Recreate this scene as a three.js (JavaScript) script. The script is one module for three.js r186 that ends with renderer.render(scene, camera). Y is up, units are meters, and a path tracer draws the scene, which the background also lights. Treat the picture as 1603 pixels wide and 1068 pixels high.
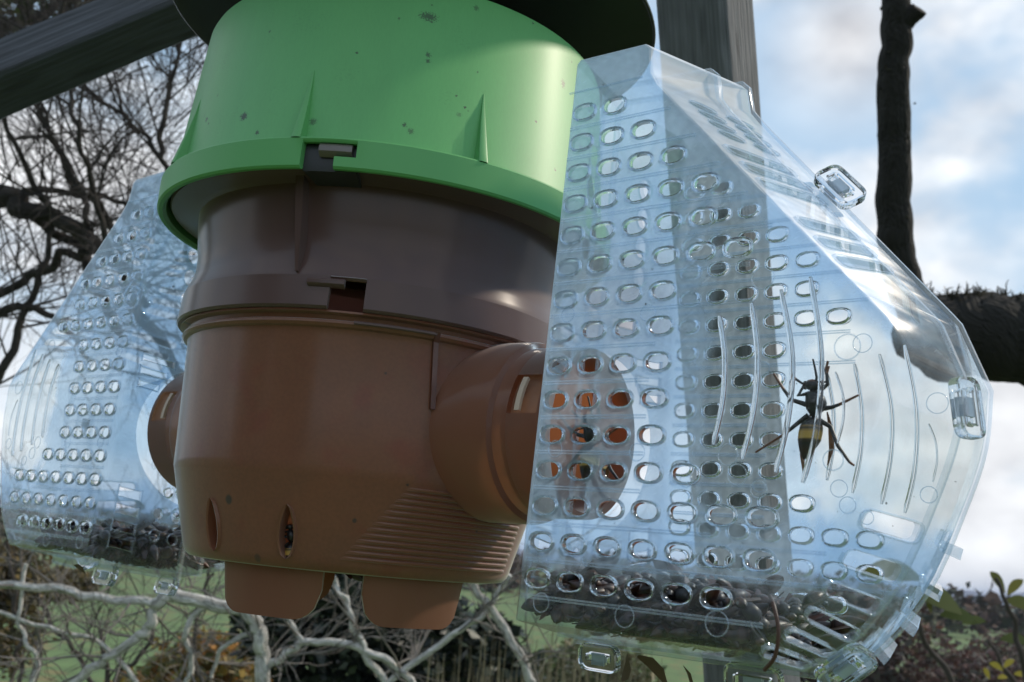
import * as THREE from 'three';
import { mergeGeometries, mergeVertices, toCreasedNormals } from 'three/addons/utils/BufferGeometryUtils.js';
import { SimplexNoise } from 'three/addons/math/SimplexNoise.js';

// ---------------------------------------------------------------- camera, sky, sun, exposure
const V3 = (x, y, z) => new THREE.Vector3(x, y, z);
let seed = 7;
const rnd = () => { seed = (seed * 1664525 + 1013904223) >>> 0; return seed / 4294967296; };
const rr = (a, b) => a + (b - a) * rnd();
const lerp = (a, b, t) => a + (b - a) * t;
const clamp = (x, a = 0, b = 1) => Math.min(b, Math.max(a, x));
const sstep = (a, b, x) => { const t = clamp((x - a) / (b - a)); return t * t * (3 - 2 * t); };
const DEG = Math.PI / 180, MM = 0.001;

const scene = new THREE.Scene();
const renderer = new THREE.WebGLRenderer({ antialias: true });
renderer.toneMapping = THREE.LinearToneMapping;
renderer.toneMappingExposure = 1.1;
renderer.shadowMap.enabled = true;

const FLANGE = 1.4;                               // height of the lid's lower edge above the ground
const camera = new THREE.PerspectiveCamera(37.58, 1603 / 1068, 0.01, 4000);
const cRight = V3(0.99541, 0.09368, 0.01978), cDown = V3(0.09574, -0.97394, -0.20561), cFwd = V3(0, 0.20656, -0.97843);
camera.matrixAutoUpdate = true;
camera.position.set(0.04599, FLANGE - 0.09796, 0.33525);
camera.quaternion.setFromRotationMatrix(new THREE.Matrix4().makeBasis(cRight, cDown.clone().negate(), cFwd.clone().negate()));
camera.focus = 0.27;
camera.userData.fStop = 36;
scene.add(camera);

const rayDir = (x, y) => cFwd.clone().addScaledVector(cRight, (x - 801.5) / 1570).addScaledVector(cDown, (y - 534) / 1570);
const at = (x, y, depth) => camera.position.clone().addScaledVector(rayDir(x, y), depth);   // a point in the place, seen along that direction, so many metres off

const noiseSrc = (() => { let s = 99; return { random: () => { s = (s * 1664525 + 1013904223) >>> 0; return s / 4294967296; } }; })();
const simplex = new SimplexNoise(noiseSrc);
const fbm3 = (x, y, z, o = 4) => { let a = 0.5, s = 0, f = 1; for (let i = 0; i < o; i++) { s += a * simplex.noise3d(x * f, y * f, z * f); f *= 2.03; a *= 0.5; } return s; };
const fbm2 = (x, y, o = 4) => { let a = 0.5, s = 0, f = 1; for (let i = 0; i < o; i++) { s += a * simplex.noise(x * f, y * f); f *= 2.03; a *= 0.5; } return s; };

{ // broken cloud over blue
  const W = 2048, H = 1024, d = new Float32Array(W * H * 4);
  const puffs = [[1510, 215, 0.060, 0.55], [1580, 850, 0.085, 0.9], [1450, 880, 0.05, 0.5], [1600, 390, 0.06, 0.3], [1300, 420, 0.10, 0.28], [120, 480, 0.16, 0.4], [180, 200, 0.16, 0.28], [1250, 620, 0.07, 0.35], [1560, 650, 0.09, 0.55]]
    .map(([x, y, s, a]) => [rayDir(x, y).normalize(), s, a]);
  const holes = [[1230, 130, 0.10, 0.5], [1590, 320, 0.04, 0.35], [1595, 60, 0.07, 0.3], [1595, 765, 0.025, 0.4]].map(([x, y, s, a]) => [rayDir(x, y).normalize(), s, a]);
  const greys = [[950, 480, 0.115, 0.62], [1330, 60, 0.07, 0.2], [1560, 560, 0.05, 0.25]].map(([x, y, s, a]) => [rayDir(x, y).normalize(), s, a]);
  for (let j = 0; j < H; j++) for (let i = 0; i < W; i++) {
    const el = ((j + 0.5) / H - 0.5) * Math.PI, az = ((i + 0.5) / W - 0.5) * 2 * Math.PI;
    const y = Math.sin(el), x = Math.cos(el) * Math.cos(az), z = Math.cos(el) * Math.sin(az);
    const k = (j * W + i) * 4;
    const n = fbm3(x * 3.1 + 1.7, y * 5.5, z * 3.1, 6), n2 = fbm3(x * 9 + 7, y * 15, z * 9 - 3, 4);
    let c = 0.40 + 0.95 * n + 0.22 * n2;
    for (const [p, s, a] of puffs) { const g = 1 - (p.x * x + p.y * y + p.z * z); if (g < 0.1) c += a * Math.exp(-g * 2 / (s * s)); }
    for (const [p, s, a] of holes) { const g = 1 - (p.x * x + p.y * y + p.z * z); if (g < 0.1) c -= a * Math.exp(-g * 2 / (s * s)); }
    c = sstep(-0.05, 1.0, c);
    const up = clamp(y * 1.6);
    let shade = 0.86 + 0.32 * n2; for (const [p, s, a] of greys) { const g = 1 - (p.x * x + p.y * y + p.z * z); if (g < 0.1) { const q = Math.exp(-g * 2 / (s * s)); shade *= 1 - a * q; c = Math.max(c, q); } }
    const blue = [lerp(0.50, 0.30, up), lerp(0.66, 0.48, up), lerp(0.80, 0.70, up)];
    const cl = [0.96 * shade, 0.975 * shade, 0.99 * shade ** 0.93];
    for (let q = 0; q < 3; q++) d[k + q] = 1.06 * lerp(blue[q], cl[q], c);
    if (y < 0) { d[k] = 0.16; d[k + 1] = 0.17; d[k + 2] = 0.14; }
    d[k + 3] = 1;
  }
  const t = new THREE.DataTexture(d, W, H, THREE.RGBAFormat, THREE.FloatType);
  t.mapping = THREE.EquirectangularReflectionMapping; t.colorSpace = THREE.LinearSRGBColorSpace;
  t.magFilter = t.minFilter = THREE.LinearFilter; t.needsUpdate = true;
  scene.background = t; scene.environment = t;
}
const sun = new THREE.DirectionalLight(0xfff0dc, 2.6);
{ const dir = V3(0.70, 0.66, -0.22).normalize(); sun.position.copy(V3(0, FLANGE, 0).addScaledVector(dir, 12)); sun.target.position.set(0, FLANGE, 0); }
sun.shadow.radius = 7; sun.castShadow = true;
Object.assign(sun.shadow.camera, { left: -8, right: 8, top: 8, bottom: -8, near: 0.1, far: 40 });
sun.shadow.mapSize.set(2048, 2048);
scene.add(sun, sun.target);

// ---------------------------------------------------------------- helpers
const creased = (g, a) => { g.scale(5000, 5000, 5000); const r = toCreasedNormals(g, a); r.scale(0.0002, 0.0002, 0.0002); return r; };   // its welding works to a hundredth of a unit
class MB {                                         // collects faces, then becomes one named mesh
  constructor() { this.p = []; this.i = []; this.c = []; this.uv = []; this.col = null; }
  color(r, g, b) { this.col = [r, g, b]; return this; }
  v(x, y, z, u = 0, w = 0) { this.p.push(x, y, z); this.uv.push(u, w); const c = this.col ?? [1, 1, 1]; this.c.push(c[0], c[1], c[2]); return this.p.length / 3 - 1; }
  vv(q, u, w) { return this.v(q.x, q.y, q.z, u, w); }
  loft(rings, closed = true, uvScale = 0) {         // rings: arrays of points of equal length
    const n = rings[0].length, b = this.p.length / 3;
    let vlen = 0;
    rings.forEach((r, k) => { if (k && uvScale) vlen += r[0].distanceTo(rings[k - 1][0]); let ul = 0; r.forEach((q, m) => { if (m && uvScale) ul += q.distanceTo(r[m - 1]); this.vv(q, ul * uvScale, vlen * uvScale); }); });
    const lim = closed ? n : n - 1;
    for (let k = 0; k < rings.length - 1; k++) for (let m = 0; m < lim; m++) {
      const a = b + k * n + m, a2 = b + k * n + (m + 1) % n, c = a + n, c2 = a2 + n;
      this.i.push(a, a2, c2, a, c2, c);
    }
    return this;
  }
  fan(ring, flip = false) { const b = this.p.length / 3; ring.forEach((q) => this.vv(q)); for (let m = 1; m < ring.length - 1; m++) flip ? this.i.push(b, b + m + 1, b + m) : this.i.push(b, b + m, b + m + 1); return this; }
  tube(pts, rad, sides = 6, cap = true, uvScale = 0, rough = 0) {
    const rings = []; let nrm = null;
    for (let k = 0; k < pts.length; k++) {
      const t = pts[Math.min(k + 1, pts.length - 1)].clone().sub(pts[Math.max(k - 1, 0)]).normalize();
      if (!nrm) { nrm = Math.abs(t.y) < 0.9 ? V3(0, 1, 0) : V3(1, 0, 0); }
      nrm = nrm.clone().addScaledVector(t, -nrm.dot(t)).normalize();
      const bi = t.clone().cross(nrm), r = Array.isArray(rad) ? rad[k] : rad, ring = [];
      for (let s = 0; s < sides; s++) { const a = s / sides * 2 * Math.PI; const q = rough ? r * (1 + rough * (simplex.noise3d(Math.cos(a) * 2.2, Math.sin(a) * 2.2, k * 0.05) + 0.5 * simplex.noise3d(Math.cos(a) * 4, Math.sin(a) * 4, k * 0.16))) : r; ring.push(pts[k].clone().addScaledVector(nrm, Math.cos(a) * q).addScaledVector(bi, Math.sin(a) * q)); }
      rings.push(ring);
    }
    this.loft(rings, true, uvScale);
    if (cap && sides > 3) { this.fan(rings[0], true); this.fan(rings[rings.length - 1]); }
    return this;
  }
  geo(g) { const b = this.p.length / 3, pa = g.attributes.position, ua = g.attributes.uv; for (let k = 0; k < pa.count; k++) this.v(pa.getX(k), pa.getY(k), pa.getZ(k), ua ? ua.getX(k) : 0, ua ? ua.getY(k) : 0); const ix = g.index; if (ix) for (let k = 0; k < ix.count; k++) this.i.push(b + ix.getX(k)); else for (let k = 0; k < pa.count; k++) this.i.push(b + k); return this; }
  done(crease = 0.7, weld = true) {
    let g = new THREE.BufferGeometry();
    g.setAttribute('position', new THREE.Float32BufferAttribute(this.p, 3));
    g.setAttribute('uv', new THREE.Float32BufferAttribute(this.uv, 2));
    if (this.col) g.setAttribute('color', new THREE.Float32BufferAttribute(this.c, 3));
    g.setIndex(this.i);
    if (crease === 0) { g.computeVertexNormals(); return g; }
    return creased(g, crease);
  }
}
const used = {};
const numbered = (n) => { const k = used[n] = (used[n] ?? -1) + 1; return k ? n + '_' + String(k).padStart(3, '0') : n; };
function part(name, geo, mat, parent, label) {
  const m = new THREE.Mesh(geo, mat); m.name = parent === scene ? numbered(name) : name; m.castShadow = m.receiveShadow = true;
  if (label) m.userData.label = label; parent.add(m); return m;
}
function tag(o, label, category, group, kind) { o.userData.label = label; if (category) o.userData.category = category; if (group) o.userData.group = group; if (kind) o.userData.kind = kind; return o; }
function thing(name, label, category, pos, group) { const o = new THREE.Group(); o.name = numbered(name); o.position.copy(pos); scene.add(o); return tag(o, label, category, group); }
const std = (r, g, b, o = {}) => { const m = new THREE.MeshPhysicalMaterial({ side: THREE.DoubleSide, roughness: 0.6, ...o }); m.color.setRGB(r, g, b); return m; };
function tex(w, h, fn, { srgb = false, rep = [1, 1] } = {}) {                  // fn gives linear 0..1 values
  const d = new Uint8Array(w * h * 4);
  const enc = (x) => { x = clamp(x); return 255 * (srgb ? (x <= 0.0031308 ? 12.92 * x : 1.055 * Math.pow(x, 1 / 2.4) - 0.055) : x); };
  for (let j = 0; j < h; j++) for (let i = 0; i < w; i++) { const c = fn(i / w, j / h, i, j); for (let q = 0; q < 3; q++) d[(j * w + i) * 4 + q] = enc(c[q]); d[(j * w + i) * 4 + 3] = 255; }
  const t = new THREE.DataTexture(d, w, h); t.wrapS = t.wrapT = THREE.RepeatWrapping; t.repeat.set(...rep); t.magFilter = THREE.LinearFilter; t.minFilter = THREE.LinearMipmapLinearFilter; t.generateMipmaps = true;
  if (srgb) t.colorSpace = THREE.SRGBColorSpace; t.needsUpdate = true; return t;
}
// repeating noise on a torus for small tiles
const tor = (u, v, f, s = 0) => { const a = u * 2 * Math.PI, b = v * 2 * Math.PI; return simplex.noise4d(Math.cos(a) * f + s, Math.sin(a) * f, Math.cos(b) * f, Math.sin(b) * f); };

// ---------------------------------------------------------------- ground, hills
{
  const gt = tex(512, 512, (u, v) => { const n = tor(u, v, 2) * 0.5 + tor(u, v, 7, 3) * 0.35 + tor(u, v, 22, 5) * 0.3; const k = 1 + 0.45 * n, w = sstep(0.1, 0.7, tor(u, v, 3, 9)); return [lerp(0.085, 0.15, w) * k, lerp(0.14, 0.13, w) * k, lerp(0.045, 0.05, w) * k]; }, { srgb: true, rep: [400, 400] });
  const g = new THREE.PlaneGeometry(3000, 3000, 120, 120); g.rotateX(-Math.PI / 2);
  const p = g.attributes.position;
  for (let k = 0; k < p.count; k++) { const x = p.getX(k), z = p.getZ(k), r = Math.hypot(x, z); p.setY(k, sstep(60, 500, r) * (-3 + 3 * fbm2(x / 250, z / 250, 3))); }
  g.computeVertexNormals();
  tag(part('meadow', g, std(1, 1, 1, { map: gt, roughness: 1 }), scene), 'green grass meadow running away below the trap', null, null, 'structure');
  const hill = (dist, x0, x1, yTop, amp, s, col, name, label) => {   // a long ridge standing on the ground far away
    const b = new MB(), n = 160, rings = [[], [], [], []];
    for (let k = 0; k <= n; k++) {
      const q = rayDir(lerp(x0, x1, k / n), 900); q.y = 0; q.normalize();
      const f = rayDir(lerp(x0, x1, k / n), yTop(k / n)), top = f.y / Math.hypot(f.x, f.z) * dist + camera.position.y + amp * fbm2(k / n * s, dist, 5);
      [[-0.22 * dist, -6], [-0.1 * dist, top * 0.55], [0, top], [0.3 * dist, -10]].forEach(([dd, y], m) => rings[m].push(V3(camera.position.x + q.x * (dist + dd), y + (m === 1 ? amp * fbm2(k / n * s * 2, 4, 4) : 0), camera.position.z + q.z * (dist + dd))));
    }
    b.loft(rings, false, 0.01);
    tag(part(name, b.done(0), std(...col, { roughness: 1 }), scene), label, null, null, 'structure');
  };
  hill(900, -900, 2500, (t) => 867 + (lerp(-900, 2500, t) - 801) * 0.094 - 8, 10, 22, [0.06, 0.055, 0.07], 'hills', 'long far hills along the horizon');
hill(85, 880, 2600, (t) => 867 + (lerp(880, 2600, t) - 801) * 0.094 + 14, 0.35, 40, [0.055, 0.046, 0.05], 'hillside', 'brown scrubby hillside below the horizon at right');
}
scene.fog = new THREE.FogExp2(new THREE.Color().setRGB(0.42, 0.50, 0.66), 0.0009);

// ---------------------------------------------------------------- the hornet trap: lid, adapter ring, pot
const AZ = 38.377 * DEG;
const trap = thing('hornet_trap', 'round trap pot with bright green lid and amber brown body between two clear cages', 'trap', V3(0, FLANGE - 0.1215, 0));
trap.rotation.y = -AZ;
const TY = 0.1215;                                   // flange height above the base of the feet
const pc = (th, r, h) => V3(r * Math.cos(th * DEG), h + TY, r * Math.sin(th * DEG));
function revolve(b, prof, a0 = 0, a1 = 360, n = 120) {       // prof: [r, h] in metres; a in degrees
  const full = Math.abs(a1 - a0) >= 359.9, rings = [];
  for (const [r, h] of prof) { const ring = []; for (let k = 0; k <= n; k++) { if (full && k === n) break; ring.push(pc(lerp(a0, a1, k / n), r, h)); } rings.push(ring); }
  return b.loft(rings, full);
}
function arcBar(a0, a1, r0, r1, h0, h1, n = 12, taper = 0) {  // block of ring: between angles, radii and heights
  const b = new MB(), rings = [];
  for (let k = 0; k <= n; k++) { const a = lerp(a0, a1, k / n); rings.push([pc(a, r0, h0), pc(a, r1 - taper, h0 + taper), pc(a, r1, h0 + (h1 - h0) * 0.2 + taper), pc(a, r1, h1 - (h1 - h0) * 0.2), pc(a, r1 - taper, h1), pc(a, r0, h1)]); }
  b.loft(rings, true); b.fan(rings[0], true); b.fan(rings[n]); return b;
}
// speckled green plastic: dark flecks of dirt and droppings where the photograph shows them
const specks = [[0.30, 0.62, 0.010], [0.71, 0.3, 0.006], [0.42, 0.35, 0.005], [0.12, 0.55, 0.005], [0.83, 0.7, 0.006]];
const flecks = []; for (let k = 0; k < 110; k++) flecks.push([rnd(), rnd(), 0.0005 + 0.0018 * Math.pow(rnd(), 4), rnd()]);
const smudge = [[41, 0.052, 0.003, 0.0016], [40, 0.0395, 0.0009, 0.0009], [40, 0.0375, 0.0009, 0.0007], [88, 0.055, 0.0008, 0.0012], [1, 0.047, 0.0012, 0.0016], [-8, 0.03, 0.002, 0.0012], [54, 0.006, 0.0014, 0.0012]];
const lidTex = tex(2048, 512, (u, v) => {
  let d = 0; const X = u * 0.45, Y = v * 0.06;
  for (const [a, b, r, q] of flecks) { const dx = X - a * 0.45, dy = Y - b * 0.06; if (Math.abs(dx) < 0.004 && Math.abs(dy) < 0.004) { const rad = r * (0.8 + 0.5 * simplex.noise(X * 1500 + a * 99, Y * 1500)); d = Math.max(d, (0.4 + 0.6 * q) * sstep(rad, rad * 0.6, Math.hypot(dx, dy))); } }
  const cx = Math.cos(u * 6.2832) * 0.072, cz = Math.sin(u * 6.2832) * 0.072;
  const sc = sstep(0.15, 0.5, fbm3(cx * 40, Y * 40, cz * 40, 3)) * sstep(0.2, 0.8, simplex.noise3d(cx * 900, Y * 900, cz * 900)) * 0.22;
  const k = 1 + 0.05 * fbm3(cx * 90, Y * 30, cz * 90, 3) + 0.03 * simplex.noise3d(cx * 1500, Y * 300, cz * 1500);
  for (const [th, hh, rx, ry] of smudge) { const dx = ((u - ((th / 360 + 0.75) % 1)) * 0.45) / rx, dy = (v * 0.06 + 0.004 - hh) / ry, n = simplex.noise(X * 1400, Y * 1400); d = Math.max(d, 0.75 * sstep(1.0, 0.5, Math.hypot(dx, dy) + 0.5 * n)); }
  d = clamp(d + sc * 0.5);
  return [lerp(0.102 * k, 0.02, d), lerp(0.365 * k, 0.03, d), lerp(0.112 * k, 0.02, d)];
}, { srgb: true });
const M = {
  green: std(1, 1, 1, { map: lidTex, roughness: 0.56, clearcoat: 0.12, clearcoatRoughness: 0.3 }),
  greenPlain: std(0.102, 0.365, 0.112, { roughness: 0.56, clearcoat: 0.12, clearcoatRoughness: 0.3 }),
  amber: std(0.31, 0.110, 0.043, { roughness: 0.84, transmission: 0.52, thickness: 0, clearcoat: 1, clearcoatRoughness: 0.13 }),
  spout: std(0.30, 0.105, 0.042, { roughness: 0.9, transmission: 0.6, thickness: 0, clearcoat: 1, clearcoatRoughness: 0.15 }),
  spoutEnd: std(0.36, 0.165, 0.08, { roughness: 0.9, transmission: 0.8, thickness: 0, clearcoat: 1, clearcoatRoughness: 0.15 }),
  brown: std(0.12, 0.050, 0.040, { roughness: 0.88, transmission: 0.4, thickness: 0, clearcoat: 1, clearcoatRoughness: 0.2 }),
  black: std(0.005, 0.005, 0.006, { roughness: 0.6 }),
  peg: std(0.11, 0.09, 0.08, { roughness: 0.3, clearcoat: 0.6, clearcoatRoughness: 0.2 }),
  pale: std(0.55, 0.42, 0.32, { roughness: 0.4 }),
};
const potTex = tex(1024, 512, (u, v) => { let d = 0; const X = u * 0.37, Y = v * 0.07; for (const [a, b, r, q] of flecks.slice(0, 45)) { const dx = X - a * 0.37, dy = Y - b * 0.07; if (Math.abs(dx) < 0.003 && Math.abs(dy) < 0.003) d = Math.max(d, (0.5 + 0.5 * q) * sstep(r * 0.9, r * 0.5, Math.hypot(dx, dy))); } const cx = Math.cos(u * 6.2832) * 0.06, cz = Math.sin(u * 6.2832) * 0.06, k = 1 + 0.09 * fbm3(cx * 60, Y * 60, cz * 60, 3) + 0.08 * simplex.noise3d(cx * 700, Y * 700, cz * 700), s = 0.22 * sstep(0.1, 0.6, fbm3(cx * 45 + 9, Y * 45, cz * 45, 3)); return [lerp(0.31 * k, 0.06, d), lerp(0.110 * k * (1 - s), 0.04, d), lerp(0.043 * k * (1 - s), 0.03, d)]; }, { srgb: true });
M.amberWall = M.amber.clone(); M.amberWall.map = potTex; M.amberWall.color.setRGB(1, 1, 1);
function cylUV(g, h0, h1) { const p = g.attributes.position, u = g.attributes.uv; for (let k = 0; k < p.count; k++) { let a = Math.atan2(p.getZ(k), p.getX(k)) / (2 * Math.PI); a = ((a + 0.75) % 1 + 1) % 1; u.setXY(k, a, (p.getY(k) - TY - h0) / (h1 - h0)); } return g; }
{ // lid
  const b = new MB();
  revolve(b, [[0.0660, 0.004], [0.0715, 0.0065], [0.0668, 0.0612], [0.0, 0.0612]], 0, 360, 144);           // inside
  revolve(b, [[0.0767, 0.0085], [0.0764, 0.0090], [0.0738, 0.0093], [0.0734, 0.0098], [0.0690, 0.0615], [0.0684, 0.0630], [0.0672, 0.0636], [0, 0.0640]], 0, 360, 144);
  // skirt with the bayonet notch cut into it
  const sk = (a0, a1, h0, h1) => { const o = new MB(), n = Math.max(3, Math.round(Math.abs(a1 - a0) / 2.5)), rings = []; for (let k = 0; k <= n; k++) { const a = lerp(a0, a1, k / n); rings.push([pc(a, 0.0748, h0), pc(a, 0.0760, h0), pc(a, 0.0766, h0 + 0.0006), pc(a, 0.0767, h1), pc(a, 0.0738, h1), pc(a, 0.0738, h0 + 0.001)]); } o.loft(rings, true); o.fan(rings[0], true); o.fan(rings[n]); return o.done(0.6); };
  const lid = part('lid', cylUV(b.done(0.6), 0.004, 0.064), M.green, trap);
  const m = new MB(); m.geo(sk(64.3, 412.6, 0, 0.0085)); m.geo(sk(52.6, 57.1, 0, 0.0034)); m.geo(sk(52.6, 64.3, 0.0076, 0.0085));
  part('rim', cylUV(m.done(0.6), 0.0, 0.009), M.greenPlain, lid);
  for (const a of [26, 66, 106.5, 146, 186, 226, 266, 306, 346]) {       // horn shaped stiffening fins
    const rings = [], N = 9;
    for (let k = 0; k <= N; k++) { const t = k / N, h = lerp(0.0088, 0.0315, t), rb = 0.0734 - (h - 0.0085) * 0.0855, out = 0.0034 * Math.pow(1 - t, 1.25) + 0.0002, w = (2.6 * Math.pow(1 - t, 0.75) + 0.15) / 2; rings.push([pc(a - w, rb - 0.0006, h), pc(a - w * 0.75, rb + out * 0.93, h), pc(a - w * 0.45, rb + out, h), pc(a + w * 0.45, rb + out, h), pc(a + w * 0.75, rb + out * 0.93, h), pc(a + w, rb - 0.0006, h)]); }
    const f = new MB(); f.loft(rings, true); f.fan(rings[N]); part('fin', f.done(0.5), M.greenPlain, lid);
  }
}
{ // adapter ring below the lid
  const b = new MB();
  revolve(b, [[0.0600, 0.0080], [0.0722, 0.0070], [0.0728, 0.0030], [0.0722, 0.0022], [0.0655, 0.0014], [0.0634, 0.0005], [0.0630, -0.004], [0.0622, -0.010], [0.0616, -0.0135], [0.0615, -0.0185], [0.0624, -0.0225], [0.0636, -0.0255], [0.0640, -0.0270]], 0, 360, 144);  // wide top shoulder added to darken the gap under the lid
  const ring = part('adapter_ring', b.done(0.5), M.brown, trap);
  const sk = (a0, a1, h0, h1) => { const o = new MB(), n = Math.max(3, Math.round(Math.abs(a1 - a0) / 2.5)), rings = []; for (let k = 0; k <= n; k++) { const a = lerp(a0, a1, k / n); rings.push([pc(a, 0.0632, h0), pc(a, 0.0643, h0), pc(a, 0.0648, h0 + 0.0006), pc(a, 0.0640 + 0.0008 * (-0.027 - h1 < 0.001 ? 0.1 : 1), h1), pc(a, 0.0622, h1)]); } o.loft(rings, true); o.fan(rings[0], true); o.fan(rings[n]); return o.done(0.6); };
  const m = new MB(); m.geo(sk(57, 408, -0.0364, -0.0270)); m.geo(sk(48, 57, -0.0280, -0.0270));
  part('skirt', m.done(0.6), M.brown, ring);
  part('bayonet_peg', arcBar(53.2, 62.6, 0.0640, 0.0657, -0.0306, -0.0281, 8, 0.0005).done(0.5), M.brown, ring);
  part('bayonet_peg', arcBar(53.6, 60.6, 0.0748, 0.0766, 0.0037, 0.0072, 8, 0.0006).done(0.5), M.peg, ring);
  part('notch_block', arcBar(52.6, 64.3, 0.060, 0.0742, -0.0004, 0.0075, 8, 0.0003).done(0.5), std(0.03, 0.03, 0.035, { roughness: 0.45 }), ring);
  const rings = []; for (let k = 0; k <= 10; k++) { const t = k / 10, h = lerp(0.004, -0.0262, t), a = lerp(68.2, 66.2, t), w = lerp(1.5, 0.5, t * t), r = lerp(0.0668, 0.0647, t); rings.push([pc(a - w, 0.061, h), pc(a - w * 0.7, r, h), pc(a + w * 0.7, r, h), pc(a + w, 0.061, h)]); }
  part('rib', new MB().loft(rings, true).done(0.5), M.brown, ring);
}
const potR = (h) => { const P = [[-0.1075, 0.0500], [-0.1066, 0.0512], [-0.1050, 0.0521], [-0.0820, 0.0583], [-0.0807, 0.0587], [-0.0790, 0.0588], [-0.0430, 0.0604], [-0.0410, 0.0607], [-0.0405, 0.0622]]; if (h <= P[0][0]) return P[0][1]; for (let k = 1; k < P.length; k++) if (h <= P[k][0]) return lerp(P[k - 1][1], P[k][1], (h - P[k - 1][0]) / (P[k][0] - P[k - 1][0])); return P[P.length - 1][1]; };
const SPV = -0.063;                                   // height of the side spouts
{ // pot
  const pot = new THREE.Group(); pot.name = 'pot'; trap.add(pot);
  const b = new MB();
  // upper wall, with a round opening under each spout left in by the spout's own tube
  revolve(b, [[0.0600, -0.0365], [0.0632, -0.0366], [0.0634, -0.0372], [0.0612, -0.0376], [0.0610, -0.0388], [0.0622, -0.0392], [0.0625, -0.0400], [0.0619, -0.0408], [0.0607, -0.0412], [0.0604, -0.0430], [0.0596, -0.0620], [0.0588, -0.0790], [0.0587, -0.0807], [0.0583, -0.0820]], 0, 360, 144);
  // taper with two tall lens shaped slots
  const slots = [63, 90.5], H0 = -0.0905, H1 = -0.1053, delta = (h) => { const t = (h - H1) / (H0 - H1); return t <= 0 || t >= 1 ? 0 : 2.3 * Math.pow(Math.sin(Math.PI * Math.pow(t, 0.8)), 0.75); };
  const hs = [-0.0820, -0.0860, H0]; for (let k = 1; k <= 14; k++) hs.push(lerp(H0, H1, k / 14)); hs.push(-0.1062, -0.1070, -0.1075);
  const edges = [slots[0], slots[1], slots[0] + 360];
  for (let e = 0; e < 2; e++) { const n = e ? 110 : 14, rings = hs.map((h) => { const r = []; for (let k = 0; k <= n; k++) r.push(pc(lerp(edges[e] + delta(h), edges[e + 1] - delta(h), k / n), potR(h), h)); return r; }); b.loft(rings, false); }
  revolve(b, [[0.0500, -0.1075], [0.0470, -0.1079], [0.0, -0.1079]], 0, 360, 72);
  part('pot_wall', cylUV(b.done(0.5), -0.108, -0.036), M.amberWall, pot);
  for (const s of slots) { // raised lip round each slot, its cheeks reaching inwards
    const rings = [], N = 40; const loop = [];
    for (let k = 0; k <= 14; k++) { const h = lerp(H1, H0, k / 14); loop.push([s - delta(h), h]); } for (let k = 13; k >= 1; k--) { const h = lerp(H1, H0, k / 14); loop.push([s + delta(h), h]); }
    for (const [a, h] of loop) { const sg = Math.sign(a - s), r = potR(h); rings.push([pc(a, r - 0.004, h), pc(a - sg * 0.1, r + 0.0006, h), pc(a + sg * 0.5, r + 0.0009, h), pc(a + sg * 1.0, r - 0.0002, h)]); }
    rings.push(rings[0]);
    part('slot_lip', new MB().loft(rings, false).done(0.8), M.amber, pot);
  }
  for (let k = 0; k < 13; k++) { // thin horizontal slats of the grille
    const h = lerp(-0.0832, -0.1035, k / 12), a1 = lerp(30.5, 46.5, k / 12), r = potR(h), o = new MB(), rings = [];
    for (let q = 0; q <= 16; q++) { const a = lerp(-22, a1, q / 16), e = Math.min(1, Math.min(q, 16 - q) * 0.8); rings.push([pc(a, r - 0.0006, h - 0.00062), pc(a, r + 0.0005 * e, h - 0.0005), pc(a, r + 0.00075 * e, h), pc(a, r + 0.0005 * e, h + 0.0004), pc(a, r - 0.0006, h + 0.0005)]); }
    part('slat', o.loft(rings, true).done(0.4), M.amber, pot);
  }
  part('seam_ridge', arcBar(28.5, 50, 0.0600, 0.0632, -0.0402, -0.0390, 10, 0.0002).done(0.4), M.brown, pot);
  { const rings = []; for (let k = 0; k <= 8; k++) { const t = k / 8, h = lerp(-0.0390, -0.0605, t), a = lerp(28.3, 26.6, t), r = potR(h) + 0.0012; rings.push([pc(a - 0.8, r - 0.003, h), pc(a - 0.7, r, h), pc(a + 0.7, r, h), pc(a + 0.8, r - 0.003, h)]); } const o = new MB().loft(rings, true); o.fan(rings[8]); part('seam_ridge', o.done(0.4), std(0.10, 0.028, 0.016, { roughness: 0.4, clearcoat: 0.4 }), pot); }
  for (const a of [72.5, 17.5, 252.5, 197.5]) { // tongue shaped feet
    const half = 20.5, N = 22, rI = 0.0440, rO = 0.0461, top = -0.1072, bot = -0.1215, inner = [], outer = [], it = [], ot = [];
    for (let k = 0; k <= N; k++) { const u = lerp(-1, 1, k / N), th = a + u * half, e = Math.max(0, (Math.abs(u) - 0.55) / 0.45), hb = bot + 0.0085 * (1 - Math.sqrt(Math.max(0, 1 - e * e))); inner.push(pc(th, rI, hb)); outer.push(pc(th, rO, hb)); it.push(pc(th, rI, top)); ot.push(pc(th, rO + 0.001, top)); }
    const o = new MB(); o.loft([it, inner, outer, ot], false); o.fan([it[0], inner[0], outer[0], ot[0]]); o.fan([it[N], ot[N], outer[N], inner[N]]);
    part('foot', o.done(0.6), M.amber, pot);
  }
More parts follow.
